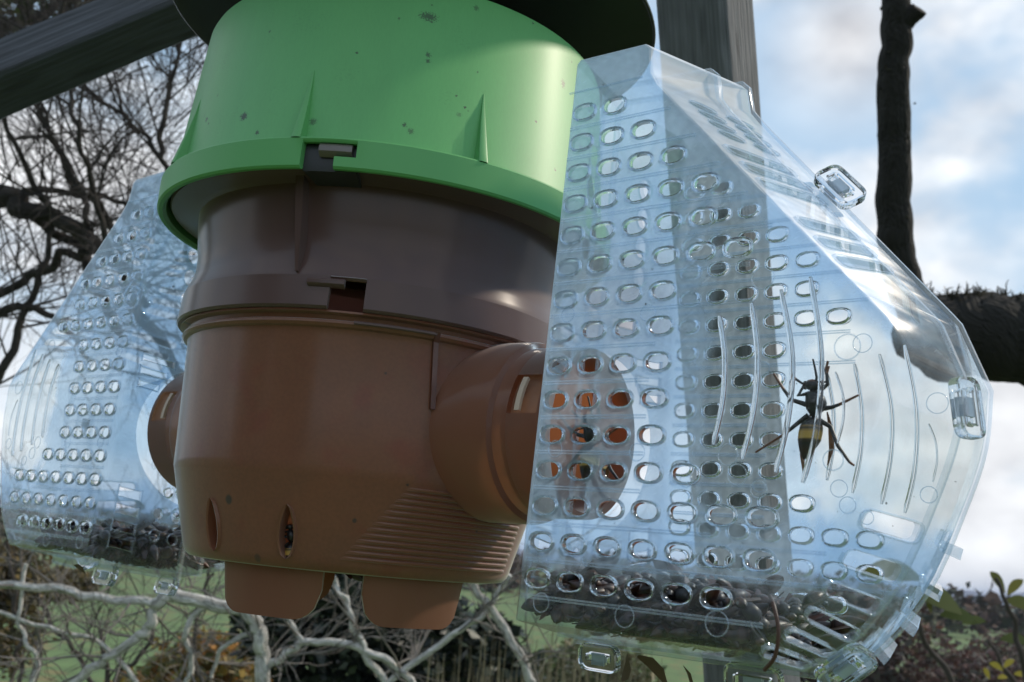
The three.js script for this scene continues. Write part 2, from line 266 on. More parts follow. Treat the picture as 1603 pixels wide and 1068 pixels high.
  for (const side of [0, 180]) { // side spouts: collar, tube with a catch window
    const sp = new THREE.Group(); sp.name = 'spout'; pot.add(sp);
    const q = (u, r, a) => { const p = V3(u, SPV + TY + r * Math.sin(a * DEG), r * Math.cos(a * DEG)); if (side) { p.x = -p.x; p.z = -p.z; } return p; };
    const rv = (prof, a0, a1, n) => { const full = a1 - a0 >= 359.9, rings = prof.map(([u, r]) => { const g = []; for (let k = 0; k <= n; k++) { if (full && k === n) break; g.push(q(u, r, lerp(a0, a1, k / n))); } return g; }); return new MB().loft(rings, full); };
    const vis = side ? 165 : 18, b3 = new MB(), b2 = rv([[0.050, 0.0268], [0.0715, 0.0264], [0.0730, 0.0260], [0.0738, 0.0245], [0.0782, 0.0243]], 0, 360, 72);
    b3.geo(rv([[0.0782, 0.0243], [0.0880, 0.0241]], vis + 14, vis + 346, 66).done(0)); b3.geo(rv([[0.0880, 0.0241], [0.0898, 0.0240], [0.0898, 0.0222], [0.0780, 0.0222]], 0, 360, 72).done(0));
    part('spout_tube', b2.done(0.5), M.spout, sp); part('spout_mouth', b3.done(0.5), M.spoutEnd, sp);
    const w = rv([[0.0806, 0.0233], [0.0806, 0.0243], [0.0822, 0.0243], [0.0822, 0.0233]], vis - 12, vis + 12, 6);
    part('catch', w.done(0.4), M.pale, sp);
  }
}
{ // black rain cover above the lid
  const o = thing('rain_cover', 'black round rain cover plate directly above the green lid', 'rain cover', V3(0, FLANGE + 0.0640, 0));
  const L = (prof, n = 120) => { const rings = prof.map(([r, h]) => { const g = []; for (let k = 0; k < n; k++) { const a = k / n * 2 * Math.PI; g.push(V3(r * Math.cos(a), h, r * Math.sin(a))); } return g; }); return new MB().loft(rings, true); };
  part('plate', L([[0.0, 0.0215], [0.080, 0.0200], [0.0850, 0.0190], [0.0862, 0.0193], [0.0867, 0.0202], [0.0862, 0.0216], [0.080, 0.0232], [0, 0.0300]]).done(0.5), M.black, o);
  part('hub', L([[0.040, 0.0001], [0.038, 0.0022], [0.030, 0.0060], [0.028, 0.0208]]).done(0.5), M.black, o);
  part('edge_bead', L([[0.0866, 0.0196], [0.0870, 0.0198], [0.0871, 0.0203], [0.0868, 0.0206]]).done(0), std(0.05, 0.05, 0.05, { roughness: 0.25 }), o);
}

// ---------------------------------------------------------------- clear catch cages
// x: 0 at 12 mm before the cage's inner edge to 120 mm beyond; y: 0 at the base to 160 mm up. The hole field is frosted, the panel round the bars polished.
const polish = (u, v) => { const x = u * 132 - 12 + 94, y = v * 165 - 5 - 122; const n = 3 * simplex.noise(u * 9, v * 9) + 1.5 * simplex.noise(u * 31, v * 31); return Math.max(sstep(138, 146, x + n) * sstep(-88, -80, y + n) * sstep(-14, -26, y + n - (x - 150) * -0.9), 0.75 * sstep(-96, -104, y + n)); };
const soil = []; for (let k = 0; k < 70; k++) soil.push([rnd(), rnd(), 0.10 + 0.42 * Math.pow(rnd(), 3), rr(0.5, 1)]);
const speck = (u, v) => { let d = 0; for (const [a, b, r, q] of soil) { const dx = (u - a) * 132, dy = (v - b) * 165; if (Math.abs(dx) < 1 && Math.abs(dy) < 1) d = Math.max(d, q * sstep(r, r * 0.6, Math.hypot(dx * (0.7 + q * 0.6), dy))); } return d; };
const scratch = (u, v) => sstep(0.80, 0.95, Math.abs(simplex.noise(u * 16 + v * 7, v * 90 - u * 40))) * 0.10;
const skin = tex(1024, 1024, (u, v) => { const p = polish(u, v), d = speck(u, v), cl = simplex.noise(u * 6 + 3, v * 7); const f = lerp(0.53, 0.42, sstep(115, 140, u * 132 - 12 + 94)) + 0.03 * cl + 0.05 * simplex.noise(u * 40, v * 44) + scratch(u, v); return [lerp(lerp(0.91 + 0.008 * cl + 0.02 * simplex.noise(u * 60, v * 60), 0.985, p), 0.1, d), lerp(f, 0.03 + scratch(u, v) * 2, p), 1]; });
const bumpy = tex(256, 256, (u, v) => { const k = 0.5 + 0.3 * tor(u, v, 2) + 0.2 * tor(u, v, 5, 3); return [k, k, k]; }, { rep: [22, 22] });
const skinBump = tex(512, 512, (u, v) => { const k = 0.5 + 0.3 * simplex.noise(u * 9, v * 9) + 0.2 * simplex.noise(u * 24, v * 24); return [k, k, k]; });
const skinCol = tex(1024, 1024, (u, v) => { const p = polish(u, v), k = (1 - 0.97 * speck(u, v)) * (1 + 0.03 * simplex.noise(u * 20, v * 20)); return [lerp(0.68, 0.90, p) * k, lerp(0.825, 0.93, p) * k, lerp(0.965, 0.93, p) * k]; }, { srgb: true });  // frosted field tinted bluer: sky haze put into the colour
const MC = {
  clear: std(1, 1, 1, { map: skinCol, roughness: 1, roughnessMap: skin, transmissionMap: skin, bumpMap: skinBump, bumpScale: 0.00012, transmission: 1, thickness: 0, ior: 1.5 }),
  rim: std(0.97, 0.985, 1, { roughness: 0.03, transmission: 1, thickness: 0.001, ior: 1.5 }),
  bar: std(0.97, 0.985, 1, { roughness: 0.03, transmission: 1, thickness: 0.001, ior: 1.5 }),
  thin: std(0.90, 0.95, 1, { roughness: 0.08, transmission: 0.88, thickness: 0, ior: 1.8 }),
  hood: std(0.86, 0.91, 0.95, { roughness: 0.06, transmission: 0.88, thickness: 0, ior: 1.7 }),
  tongue: std(0.62, 0.72, 0.82, { roughness: 0.2, transmission: 0.4, thickness: 0 }),
  clip: std(0.96, 0.98, 1, { roughness: 0.06, transmission: 1, thickness: 0.002, ior: 1.5 }),
};
const CB = -122;                                      // cage base (mm, below the flange)
const Tw = (v) => 33.3 - 0.02606 * (v + 42.5);        // half thickness of the cage at height v
const cm = (u, v, w) => V3((u - 94) * MM, (v - CB) * MM, w * MM);
function buildCage() {
  const cage = new THREE.Group();
  // corner pairs: face outline and seam outline
  const raw = [
    [[155, -113.2], [157.5, -118.3]], [[164, -104.8], [168.5, -112.3]], [[170.6, -93.8], [179.6, -98.2]], [[177.4, -78.3], [187.3, -80]], [[182.3, -63], [191.7, -66]], [[184, -49.5], [192.8, -53.6]]];
  const curve = (k) => new THREE.CatmullRomCurve3(raw.map((r) => V3(r[k][0], r[k][1], 0)), false, 'centripetal');
  const cF = curve(0), cS = curve(1), NC = 20, F = [], S = [];
  F.push([94.5, -113.6]); S.push([91, -118.8]);
  for (let k = 0; k <= NC; k++) { const a = cF.getPoint(k / NC), b = cS.getPoint(k / NC); F.push([a.x, a.y]); S.push([b.x, b.y]); }
  F.push([182.6, -45.6]); S.push([186.6, -38.5]);
  F.push([181.0, -43.4]); S.push([184.6, -36.0]);
  F.push([122.0, 22.2]); S.push([137.6, 19.2]);
  F.push([119.8, 26.0]); S.push([133.6, 24.5]);
  F.push([119.0, 33.2]); S.push([132.2, 31.6]);
  F.push([117.2, 35.0]); S.push([130.4, 33.4]);
  F.push([97.0, 35.4]); S.push([93, 35.8]);
  F.push([95.6, 33.8]); S.push([91.2, 34.0]);
  const n = F.length, iInner = n - 1, iSlant = NC + 3;
  const inset = (P, d) => P.map((p, k) => { const a = P[(k + n - 1) % n], b = P[(k + 1) % n]; let e1 = [p[0] - a[0], p[1] - a[1]], e2 = [b[0] - p[0], b[1] - p[1]]; const l1 = Math.hypot(...e1), l2 = Math.hypot(...e2); const n1 = [-e1[1] / l1, e1[0] / l1], n2 = [-e2[1] / l2, e2[0] / l2]; const m = [n1[0] + n2[0], n1[1] + n2[1]], q = 1 + n1[0] * n2[0] + n1[1] * n2[1]; return [p[0] + m[0] / q * d, p[1] + m[1] / q * d]; });
  const FIL = 2.6;
  const wallPt = (k, t, s) => { const k2 = (k + 1) % n; const a = [lerp(S[k][0], S[k2][0], t), lerp(S[k][1], S[k2][1], t)], b = [lerp(F[k][0], F[k2][0], t), lerp(F[k][1], F[k2][1], t)]; return [lerp(a[0], b[0], s), lerp(a[1], b[1], s), s * (Tw(b[1]) - FIL)]; };
  const rrect = (x0, x1, y0, y1, rx, ry) => { const p = new THREE.Path(); p.moveTo(x0 + rx, y0); p.lineTo(x1 - rx, y0); p.quadraticCurveTo(x1, y0, x1, y0 + ry); p.lineTo(x1, y1 - ry); p.quadraticCurveTo(x1, y1, x1 - rx, y1); p.lineTo(x0 + rx, y1); p.quadraticCurveTo(x0, y1, x0, y1 - ry); p.lineTo(x0, y0 + ry); p.quadraticCurveTo(x0, y0, x0 + rx, y0); return p; };
  const oval = (cx, cy, rx, ry) => { const p = new THREE.Path(); p.absellipse(cx, cy, rx, ry, 0, 2 * Math.PI, true); return p; };
  // openings in the wall: segment -> list of [t0, t1, s0, s1]
  const slotsOf = {};
  for (let k = 1; k <= 11; k += 2) slotsOf[k] = [[0.06, 0.98, 0.34, 0.92]];
  slotsOf[iSlant] = [[0.185, 0.232], [0.26, 0.307], [0.34, 0.387], [0.51, 0.557], [0.585, 0.632], [0.665, 0.712]].map(([a, b]) => [a, b, 0.26, 0.93]);
  const ovalsOf = { [iSlant]: [] };
  for (const s of [0.30, 0.66]) for (let k = 0; k < 4; k++) ovalsOf[iSlant].push([0.955 - 0.052 * k, s + 0.02, 0.020, 0.125]);
  const shell = new MB(), slotRims = [];
  for (let k = 0; k < n; k++) {
    const holes = (slotsOf[k] ?? []).map(([a, b, c, d]) => rrect(a, b, c, d, (b - a) * 0.35, (d - c) * 0.16)).concat((ovalsOf[k] ?? []).map((o) => oval(...o)));
    const sh = new THREE.Shape();
    if (k === iInner) { // the wall towards the pot: half round spout opening, ovals and slots
      const len = F[k][1] - F[0][1], tOf = (v) => (F[k][1] - v) / len, sOf = (w) => w / 31;
      sh.moveTo(0, 0); const R = 25.5; sh.lineTo(tOf(-63 + R), 0);
      for (let q = 1; q < 24; q++) { const a = Math.PI * q / 24; sh.lineTo(tOf(-63 + R * Math.cos(a)), sOf(R * Math.sin(a))); }
      sh.lineTo(tOf(-63 - R), 0); sh.lineTo(1, 0); sh.lineTo(1, 1); sh.lineTo(0, 1); sh.lineTo(0, 0);
      for (let q = 0; q < 4; q++) holes.push(oval(tOf(14 - q * 9), sOf(15), 0.022, 0.085));
      holes.push(rrect(tOf(-27), tOf(-29.4), sOf(4), sOf(14), -0.004, 0.04));
      for (let q = 0; q < 3; q++) holes.push(rrect(tOf(-37.5 - q * 5), tOf(-39.6 - q * 5), sOf(15 + 2.5 * q), sOf(28), -0.004, 0.04));
      for (let q = 0; q < 4; q++) holes.push(rrect(tOf(-87 - q * 6), tOf(-90.2 - q * 6), sOf(19), sOf(27.5), -0.004, 0.04));
      for (let q = 0; q < 2; q++) for (let z = 0; z < 2; z++) holes.push(oval(tOf(-93 - q * 8), sOf(4.5 + z * 7), 0.013, 0.06));
    } else { sh.moveTo(0, 0); sh.lineTo(1, 0); sh.lineTo(1, 1); sh.lineTo(0, 1); sh.lineTo(0, 0); }
    sh.holes = holes;
    const g = new THREE.ShapeGeometry(sh, 6), p = g.attributes.position;
    for (let q = 0; q < p.count; q++) { const [u, v, w] = wallPt(k, p.getX(q), p.getY(q)); const c = cm(u, v, w); p.setXYZ(q, c.x, c.y, c.z); }
    shell.geo(g);
    for (const h of holes) slotRims.push([k, h.getPoints(6)]);
  }
  // rounded edge between wall and face, then the face itself with its oval holes
  const rings = []; let last = null;
  for (let q = 0; q <= 4; q++) { const a = q / 4 * Math.PI / 2, P = inset(F, FIL * (1 - Math.cos(a))); last = P; rings.push(P.map((p, k) => cm(p[0], p[1], Tw(F[k][1]) - FIL + FIL * Math.sin(a)))); }
  shell.loft(rings, true);
  const counts = [0, 2, 3, 4, 5, 5, 6, 4, 4, 4, 4, 4, 5, 7, 7, 6], holesAt = [];
  for (let r = 1; r <= 15; r++) for (let j = 0; j < counts[r]; j++) holesAt.push([100.91 + j * 9.277, -42.51 + (8 - r) * 8.6625, r, j]);
  const fs = new THREE.Shape(last.map((p) => new THREE.Vector2(p[0], p[1])));
  fs.holes = holesAt.map(([u, v]) => oval(u, v, 3.3, 2.1));
  const fg = new THREE.ShapeGeometry(fs, 8), fp = fg.attributes.position;
  for (let q = 0; q < fp.count; q++) { const u = fp.getX(q), v = fp.getY(q), c = cm(u, v, Tw(v)); fp.setXYZ(q, c.x, c.y, c.z); }
  shell.geo(fg);
  const uvw = (g) => { const p = g.attributes.position, u = g.attributes.uv, nn = g.attributes.normal; for (let k = 0; k < p.count; k++) { const f = Math.abs(nn.getZ(k)) > 0.6; u.setXY(k, (f ? p.getX(k) : p.getX(k) * 0.75 + Math.abs(p.getZ(k)) * 0.6) / 0.132 + 0.0909, (p.getY(k) + 0.005) / 0.165); } return g; };
  const front = uvw(creased(mergeVertices((() => { const g = shell.done(0); g.deleteAttribute('uv'); g.deleteAttribute('normal'); g.setAttribute('uv', new THREE.Float32BufferAttribute(new Float32Array(g.attributes.position.count * 2), 2)); return g; })(), 1e-6), 0.62));
  const mirror = (g) => { const m = g.clone(); const p = m.attributes.position, nn = m.attributes.normal; for (let k = 0; k < p.count; k++) { p.setZ(k, -p.getZ(k)); nn.setZ(k, -nn.getZ(k)); } if (m.index) { const ix = m.index; for (let k = 0; k < ix.count; k += 3) { const a = ix.getX(k); ix.setX(k, ix.getX(k + 2)); ix.setX(k + 2, a); } } else for (const nm of Object.keys(m.attributes)) { const at2 = m.attributes[nm], s = at2.itemSize; for (let k = 0; k < at2.count; k += 3) for (let c = 0; c < s; c++) { const a = at2.array[k * s + c]; at2.array[k * s + c] = at2.array[(k + 2) * s + c]; at2.array[(k + 2) * s + c] = a; } } return m; };
  // oval hole rim: a bevelled collar standing on the face and reaching through it
  const rim = (() => { const sec = [[3.75, 2.5, -0.35], [3.75, 2.5, 0.15], [3.55, 2.3, 0.45], [3.2, 2.0, 0.46], [2.95, 1.85, 0.15], [2.75, 1.75, -0.9], [2.95, 1.9, -1.15], [3.35, 2.15, -0.9], [3.75, 2.5, -0.35]]; const N = 28; const P = (rx, ry, z) => { const g = []; for (let k = 0; k < N; k++) { const a = k / N * 2 * Math.PI, ca = Math.cos(a), sa = Math.sin(a); const e = 0.82; g.push(V3(rx * Math.sign(ca) * Math.pow(Math.abs(ca), e) * MM, ry * Math.sign(sa) * Math.pow(Math.abs(sa), e) * MM, z * MM)); } return g; }; return new MB().loft(sec.map((s) => P(...s)), true).done(0.55); })();
  const bars = [[[144.1, -41.2], [146.0, -51.0], [146.2, -61], [144.6, -70.6]], [[151.7, -38.8], [153.8, -51.3], [153.6, -63], [151.6, -73.7]], [[158.4, -36.4], [161.7, -51.7], [161.4, -65], [159.2, -76.3]], [[164.9, -34.1], [168.0, -51.9], [167.6, -67], [165.2, -78.3]], [[171.1, -55.2], [172.8, -60], [173.1, -64.9], [172.1, -70.1]]];
  const barGeo = bars.map((b, k) => { const pts = new THREE.CatmullRomCurve3(b.map(([u, v]) => cm(u, v, Tw(v) + 0.35))).getPoints(18); const r = k === 4 ? 0.00028 : 0.00062; return new MB().tube(pts, pts.map((_, q) => r * (q === 0 || q === 18 ? 0.6 : 1)), 10).done(0.8); });
  const rowEnd = [0, 127, 134.5, 141.5, 149, 155.5, 150.5, 152, 128, 127, 127, 127, 127, 145, 168, 166];
  const ridgeGeo = []; for (let r = 1; r <= 15; r++) { const v = -42.51 + (8 - r) * 8.6625 - 4.3, e = r === 15 ? 158 : rowEnd[r]; for (const dv of [0.32, -0.32]) ridgeGeo.push(new MB().tube([cm(96.8, v + dv, Tw(v) + 0.02), cm(97.3, v + dv, Tw(v) + 0.16), cm(e - 1, v + dv, Tw(v) + 0.16), cm(e, v + dv, Tw(v))], 0.00022, 6).done(0.8)); }
  ridgeGeo.push(new MB().tube([cm(95.5, 24.6, Tw(24) + 0.1), cm(118, 24.4, Tw(24) + 0.1)], 0.00035, 6).done(0.8));
  const markAt = [[153.9, -33.1, 2.6], [173.3, -49.9, 2.7], [148.1, -72.7, 2.3], [150.5, -77.0, 2.2], [155.6, -80.0, 1.8], [102.1, -37.9, 1.9], [125.3, -39.1, 2.0], [125.4, -72.5, 2.0], [102.3, -72.0, 2.0], [102.7, -108.6, 2.2], [125.6, -109.2, 2.4], [147.9, -108.2, 2.6], [171.2, -73.4, 2.1]];
  const ringGeo = (r) => new THREE.TorusGeometry(r * MM, 0.00016, 6, 32);
  const marks = markAt.map(([, , r]) => ringGeo(r));
  const rimLoops = slotRims.map(([k, pts]) => { const ctr = pts.reduce((s, p) => [s[0] + p.x / pts.length, s[1] + p.y / pts.length], [0, 0]);
    const e1 = V3(...wallPt(k, 1, 0.5)).sub(V3(...wallPt(k, 0, 0.5))), e2 = V3(...wallPt(k, 0.5, 1)).sub(V3(...wallPt(k, 0.5, 0))), nn = e1.cross(e2).normalize();
    const ring = (f, out) => pts.slice(0, -1).map((p) => { const q = wallPt(k, ctr[0] + (p.x - ctr[0]) * f, ctr[1] + (p.y - ctr[1]) * (1 + (f - 1) * 0.6)); return cm(q[0] + nn.x * out, q[1] + nn.y * out, q[2] + nn.z * out); });
    return new MB().loft([ring(1.22, 0.0), ring(1.16, 0.45), ring(1.02, 0.5), ring(0.97, 0.1), ring(0.94, -1.3)], true).done(0.6); });
  for (const half of [1, -1]) {
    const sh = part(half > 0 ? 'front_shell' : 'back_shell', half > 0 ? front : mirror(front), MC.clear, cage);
    for (const [u, v] of holesAt) { const m = part('hole_rim', rim, MC.rim, sh); m.position.copy(cm(u, v, half * Tw(v))); if (half < 0) m.rotation.y = Math.PI; m.rotation.x += half * 0.026; }
    barGeo.forEach((g) => part('bar', half > 0 ? g : mirror(g), MC.bar, sh));
    ridgeGeo.forEach((g) => part('ridge', half > 0 ? g : mirror(g), MC.thin, sh));
    marks.forEach((g, k) => { const m = part('moulding_mark', g, MC.thin, sh); m.position.copy(cm(markAt[k][0], markAt[k][1], half * (Tw(markAt[k][1]) + 0.05))); });
    rimLoops.forEach((g) => part('slot_rim', half > 0 ? g : mirror(g), MC.thin, sh));
  }
  // seam lip all the way round, and a second step on the front half
  const lipRing = (P, out, w) => inset(P, -out).map((p) => cm(p[0], p[1], w));
  part('seam_lip', new MB().loft([lipRing(S, 0.05, 1.2), lipRing(S, 0.9, 0.9), lipRing(S, 1.1, 0), lipRing(S, 0.9, -0.9), lipRing(S, 0.05, -1.2)], true).done(0.5), MC.thin, cage);
  const mid = (s) => F.map((f, k) => [lerp(S[k][0], f[0], s), lerp(S[k][1], f[1], s)]);
  part('seam_step', new MB().loft([lipRing(mid(0.36), 0.0, 11.4), lipRing(mid(0.34), 0.7, 11.0), lipRing(mid(0.31), 0.7, 9.6), lipRing(mid(0.30), 0.02, 9.2)], true).done(0.5), MC.thin, cage);
  // snap clips across the seam: [seam point, direction along the seam, length, width]
  const clips = [[158.1, -2.2, 49.0, -55.0, 12, 7, 1, 55, 0.9], [189.0, -58.5, 1.5, -12, 12.5, 6.5, 7, 25, 0.4], [163.0, -114.0, -12, -10, 12, 7.5, 4, 35, 1.6], [98.5, -119.2, 9, 0, 11, 6, 0, 80, 3], [141.5, -119.0, 9, 0, 13.5, 7, 0, 80, 3]];   // u, v, direction along the seam, length, width, w, tilt, how far it stands out
  for (const [u, v, du, dv, len, wid, cw, tilt, off] of clips) {
    const t = V3(du, dv, 0).normalize(), o = V3(-t.y, t.x, 0); if (o.x * (u - 140) + o.y * (v + 45) < 0) o.negate();
    const nn = o.clone().multiplyScalar(Math.cos(tilt * DEG)).add(V3(0, 0, Math.sin(tilt * DEG))); const frame = new THREE.Shape(); const hx = len / 2, hy = wid / 2, r = 2.2;
    frame.moveTo(-hx + r, -hy); frame.lineTo(hx - r, -hy); frame.quadraticCurveTo(hx, -hy, hx, -hy + r); frame.lineTo(hx, hy - r); frame.quadraticCurveTo(hx, hy, hx - r, hy); frame.lineTo(-hx + r, hy); frame.quadraticCurveTo(-hx, hy, -hx, hy - r); frame.lineTo(-hx, -hy + r); frame.quadraticCurveTo(-hx, -hy, -hx + r, -hy);
    frame.holes = [rrect(-hx + 2, hx - 2, -hy + 1.8, hy - 1.8, 1, 1)];
    const place = (g) => { g.scale(MM, MM, MM); const mt = new THREE.Matrix4().makeBasis(t, nn.clone().cross(t), nn); const p0 = cm(u, v, cw).addScaledVector(o, off * MM); mt.setPosition(p0.x, p0.y, p0.z); g.applyMatrix4(mt); return g; };
    const c = part('clip', place(new THREE.ExtrudeGeometry(frame, { depth: 1.8, bevelEnabled: true, bevelSize: 0.5, bevelThickness: 0.5, bevelSegments: 2, curveSegments: 6 })), MC.clip, cage);
    const tg = new THREE.BoxGeometry(len * 0.34, wid * 0.5, 1.6); tg.translate(0, -0.3, 0.9); part('tongue', place(tg), MC.tongue, c);
  }
  // hoods standing proud round the lower slots of the back half
  for (let k = 1; k <= 11; k += 2) {
    const a = V3(...wallPt(k, 0.0, 0.06)), b = V3(...wallPt(k, 1.0, 0.06)), a2 = V3(...wallPt(k, 0.0, 0.6)), b2 = V3(...wallPt(k, 1.0, 0.6));
    const nn = b.clone().sub(a).normalize(), out = V3(nn.y, -nn.x, 0).normalize();
    const H = (p, o2) => cm(p.x + out.x * o2, p.y + out.y * o2, -p.z);
    const sec = (p, q) => [[p, q, 0.0, -0.6], [p, q, 0.0, 3.6], [p, q, 1, 3.3], [p, q, 1, -0.6]].map(([e, f, z, o2]) => H(e.clone().lerp(f, z * 0.5), o2));
    const o = new MB(); const r0 = sec(a, b), r1 = sec(a2, b2).map((p, m) => p.clone().lerp(r0[m], 0.35)); o.loft([r0, r1], true); o.fan(r0, true); o.fan(r1);
    part('hood', o.done(0.5), MC.hood, cage);
  }
  return cage;
}
const trapPoint = (u, v, w) => V3(u * MM, v * MM + FLANGE, w * MM).applyAxisAngle(V3(0, 1, 0), -AZ);   // a point in the cage's own axes, mm
const cageR = buildCage(); cageR.name = numbered('catch_cage'); cageR.position.copy(trapPoint(94, CB, 0)); cageR.position.y = FLANGE + CB * MM; cageR.rotation.y = -AZ; scene.add(cageR);
tag(cageR, 'larger looking clear perforated plastic cage right of the pot, a live hornet behind its bars', 'insect cage', 'clear cages on the trap spouts');
const cageL = cageR.clone(); cageL.name = numbered('catch_cage'); { const q = trapPoint(-94, CB, 0); cageL.position.copy(q); } cageL.rotation.y = Math.PI - AZ; scene.add(cageL);
tag(cageL, 'clear perforated plastic cage left of the brown pot, partly hidden behind it', 'insect cage', 'clear cages on the trap spouts');

// ---------------------------------------------------------------- hornets
const hornetMat = std(1, 1, 1, { vertexColors: true, roughness: 0.45, clearcoat: 0.3, clearcoatRoughness: 0.4 });
const wingMat = std(0.30, 0.14, 0.05, { roughness: 0.35, transmission: 0.45, thickness: 0 });
// a hornet lying in the x-y plane, head to +y, belly towards +z; mm
function hornetBody(legs, detail = 1) {
  const b = new MB(), N = detail ? 14 : 7, dark = [0.012, 0.010, 0.011];
  const sp = [ // y, x, rx, rz, colour
    [5.3, -0.9, 0.2, 0.2, [0.25, 0.08, 0.03]], [5.1, -0.9, 1.0, 0.8, [0.20, 0.07, 0.03]], [4.5, -0.9, 1.65, 1.2, dark], [3.7, -0.85, 1.75, 1.3, dark], [3.1, -0.7, 1.2, 1.0, dark], [2.8, -0.6, 0.7, 0.6, dark],
    [2.5, -0.5, 1.2, 1.2, dark], [1.6, -0.2, 2.0, 2.0, dark], [0.2, 0.05, 2.25, 2.2, dark], [-1.2, 0, 2.0, 1.9, dark], [-2.2, -0.2, 1.1, 1.0, dark], [-2.8, -0.4, 0.45, 0.45, dark],
    [-3.1, -0.5, 0.7, 0.7, dark], [-3.6, -0.6, 1.7, 1.6, dark], [-4.6, -0.75, 2.3, 2.1, dark], [-5.0, -0.8, 2.4, 2.2, [0.30, 0.18, 0.05]], [-5.3, -0.82, 2.45, 2.2, dark], [-6.2, -0.95, 2.5, 2.3, [0.55, 0.33, 0.07]], [-7.4, -1.1, 2.45, 2.25, [0.62, 0.38, 0.09]], [-7.8, -1.15, 2.4, 2.2, [0.06, 0.03, 0.01]], [-8.6, -1.35, 2.1, 2.0, dark], [-10.2, -1.75, 1.4, 1.35, [0.05, 0.02, 0.01]], [-11.4, -2.05, 0.6, 0.6, [0.03, 0.014, 0.01]], [-12.0, -2.2, 0.1, 0.1, dark]];
  b.color(1, 1, 1);
  const base = b.p.length / 3;
  sp.forEach(([y, x, rx, rz, c]) => { b.color(...c); for (let k = 0; k < N; k++) { const a = k / N * 2 * Math.PI; b.v((x + rx * Math.cos(a)) * MM, y * MM, rz * Math.sin(a) * MM); } });
  for (let r = 0; r < sp.length - 1; r++) for (let k = 0; k < N; k++) { const a = base + r * N + k, a2 = base + r * N + (k + 1) % N; b.i.push(a, a + N, a2 + N, a, a2 + N, a2); }
  for (const [pts, r0, r1, tipRed] of legs) {
    const q = pts.map((p) => V3(p[0], p[1], p[2] ?? 0.4).multiplyScalar(MM));
    const rad = q.map((_, k) => 1.3 * lerp(r0, r1, k / (q.length - 1)) * MM);
    b.color(...dark); const m = tipRed ? q.length - 1 : q.length;
    b.tube(q.slice(0, m), rad.slice(0, m), detail ? 7 : 4);
    if (tipRed) { b.color(0.17, 0.06, 0.025); b.tube(q.slice(m - 1), rad.slice(m - 1), detail ? 6 : 4); }
  }
  if (detail) { b.color(0.03, 0.012, 0.008); for (const s of [-1, 1]) { const g = new THREE.SphereGeometry(0.75 * MM, 10, 8); g.scale(0.8, 1.3, 0.9); g.translate((-0.9 + s * 1.45) * MM, 4.0 * MM, 0.25 * MM); b.geo(g); } }
  return b.done(1.1);
}
function wing(pts, wd, z) { const b = new MB(), l = [], r = []; for (let k = 0; k < pts.length; k++) { const t = k / (pts.length - 1), w = wd * Math.pow(Math.sin(Math.PI * (0.06 + 0.88 * t)), 0.7); l.push(V3((pts[k][0] - w) * MM, pts[k][1] * MM, z * MM)); r.push(V3((pts[k][0] + w) * MM, pts[k][1] * MM, (z + 0.5) * MM)); } const lo = l.map((p) => p.clone().setZ(p.z - 0.00008)), ro = r.map((p) => p.clone().setZ(p.z - 0.00008)); b.loft([l, r, ro, lo, l], false); return b.done(0.6); }
const zp = (x, y) => [(x - 525) / 32, (420 - y) / 32];
const legsLive = [
  [[[...zp(560, 280)], [...zp(604, 270)], [...zp(590, 190)], [...zp(605, 130)]], 0.22, 0.22, true], [[[...zp(525, 280)], [...zp(530, 240)], [...zp(515, 170)], [...zp(500, 112)]], 0.24, 0.16, false],
  [[[...zp(480, 350)], [...zp(405, 362)], [...zp(445, 290)], [...zp(385, 250)], [...zp(345, 205)]], 0.42, 0.16, true],
  [[[...zp(470, 430)], [...zp(355, 392)], [...zp(300, 320)], [...zp(222, 205)]], 0.45, 0.2, true],
  [[[...zp(590, 455)], [...zp(640, 448)], [...zp(690, 430)], [...zp(818, 368)]], 0.42, 0.18, true],
  [[[...zp(480, 500)], [...zp(400, 560)], [...zp(330, 620)], [...zp(112, 758)]], 0.46, 0.17, true],
  [[[...zp(555, 535)], [...zp(635, 580)], [...zp(690, 710)], [...zp(770, 815)], [...zp(800, 835)]], 0.46, 0.16, true],
  [[[...zp(560, 330)], [...zp(606, 290)], [...zp(598, 215)], [...zp(612, 165)]], 0.4, 0.2, true]];
function placeHornet(name, label, u, v, w, roll, legs, k = 1) {
  const o = thing(name, label, 'hornet', trapPoint(u, v, w), 'hornets in the trap');
  o.rotation.order = 'YXZ'; o.rotation.set(0, -AZ, roll);
  part('body', hornetBody(legs), hornetMat, o);
  part('wing', wing([zp(470, 470), zp(440, 620), zp(422, 760), zp(432, 880)], 0.75, -1.9), wingMat, o);
  part('wing', wing([zp(590, 470), zp(620, 590), zp(628, 720), zp(604, 832)], 0.72, -1.4), wingMat, o);
  o.scale.setScalar(k);
  return o;
}
placeHornet('hornet', 'dark hornet with yellow banded tail clinging behind the curved bars, legs spread', 165.5, -61.0, 29.6, 0, legsLive);
{ const q = V3(50.2 * Math.cos(63 * DEG), -99, 50.2 * Math.sin(63 * DEG)); const o = placeHornet('hornet', 'dead hornet wedged in the second tall slot low on the brown pot', q.x, q.y, q.z, 0, legsLive.slice(2), 0.66); o.rotation.set(0.1, -AZ + 27 * DEG, 0.15); }
placeHornet('hornet', 'dark hornet lurking behind the left hole rows of the right cage', 110.5, -68.0, 30.6, 0.12, legsLive, 1.0);

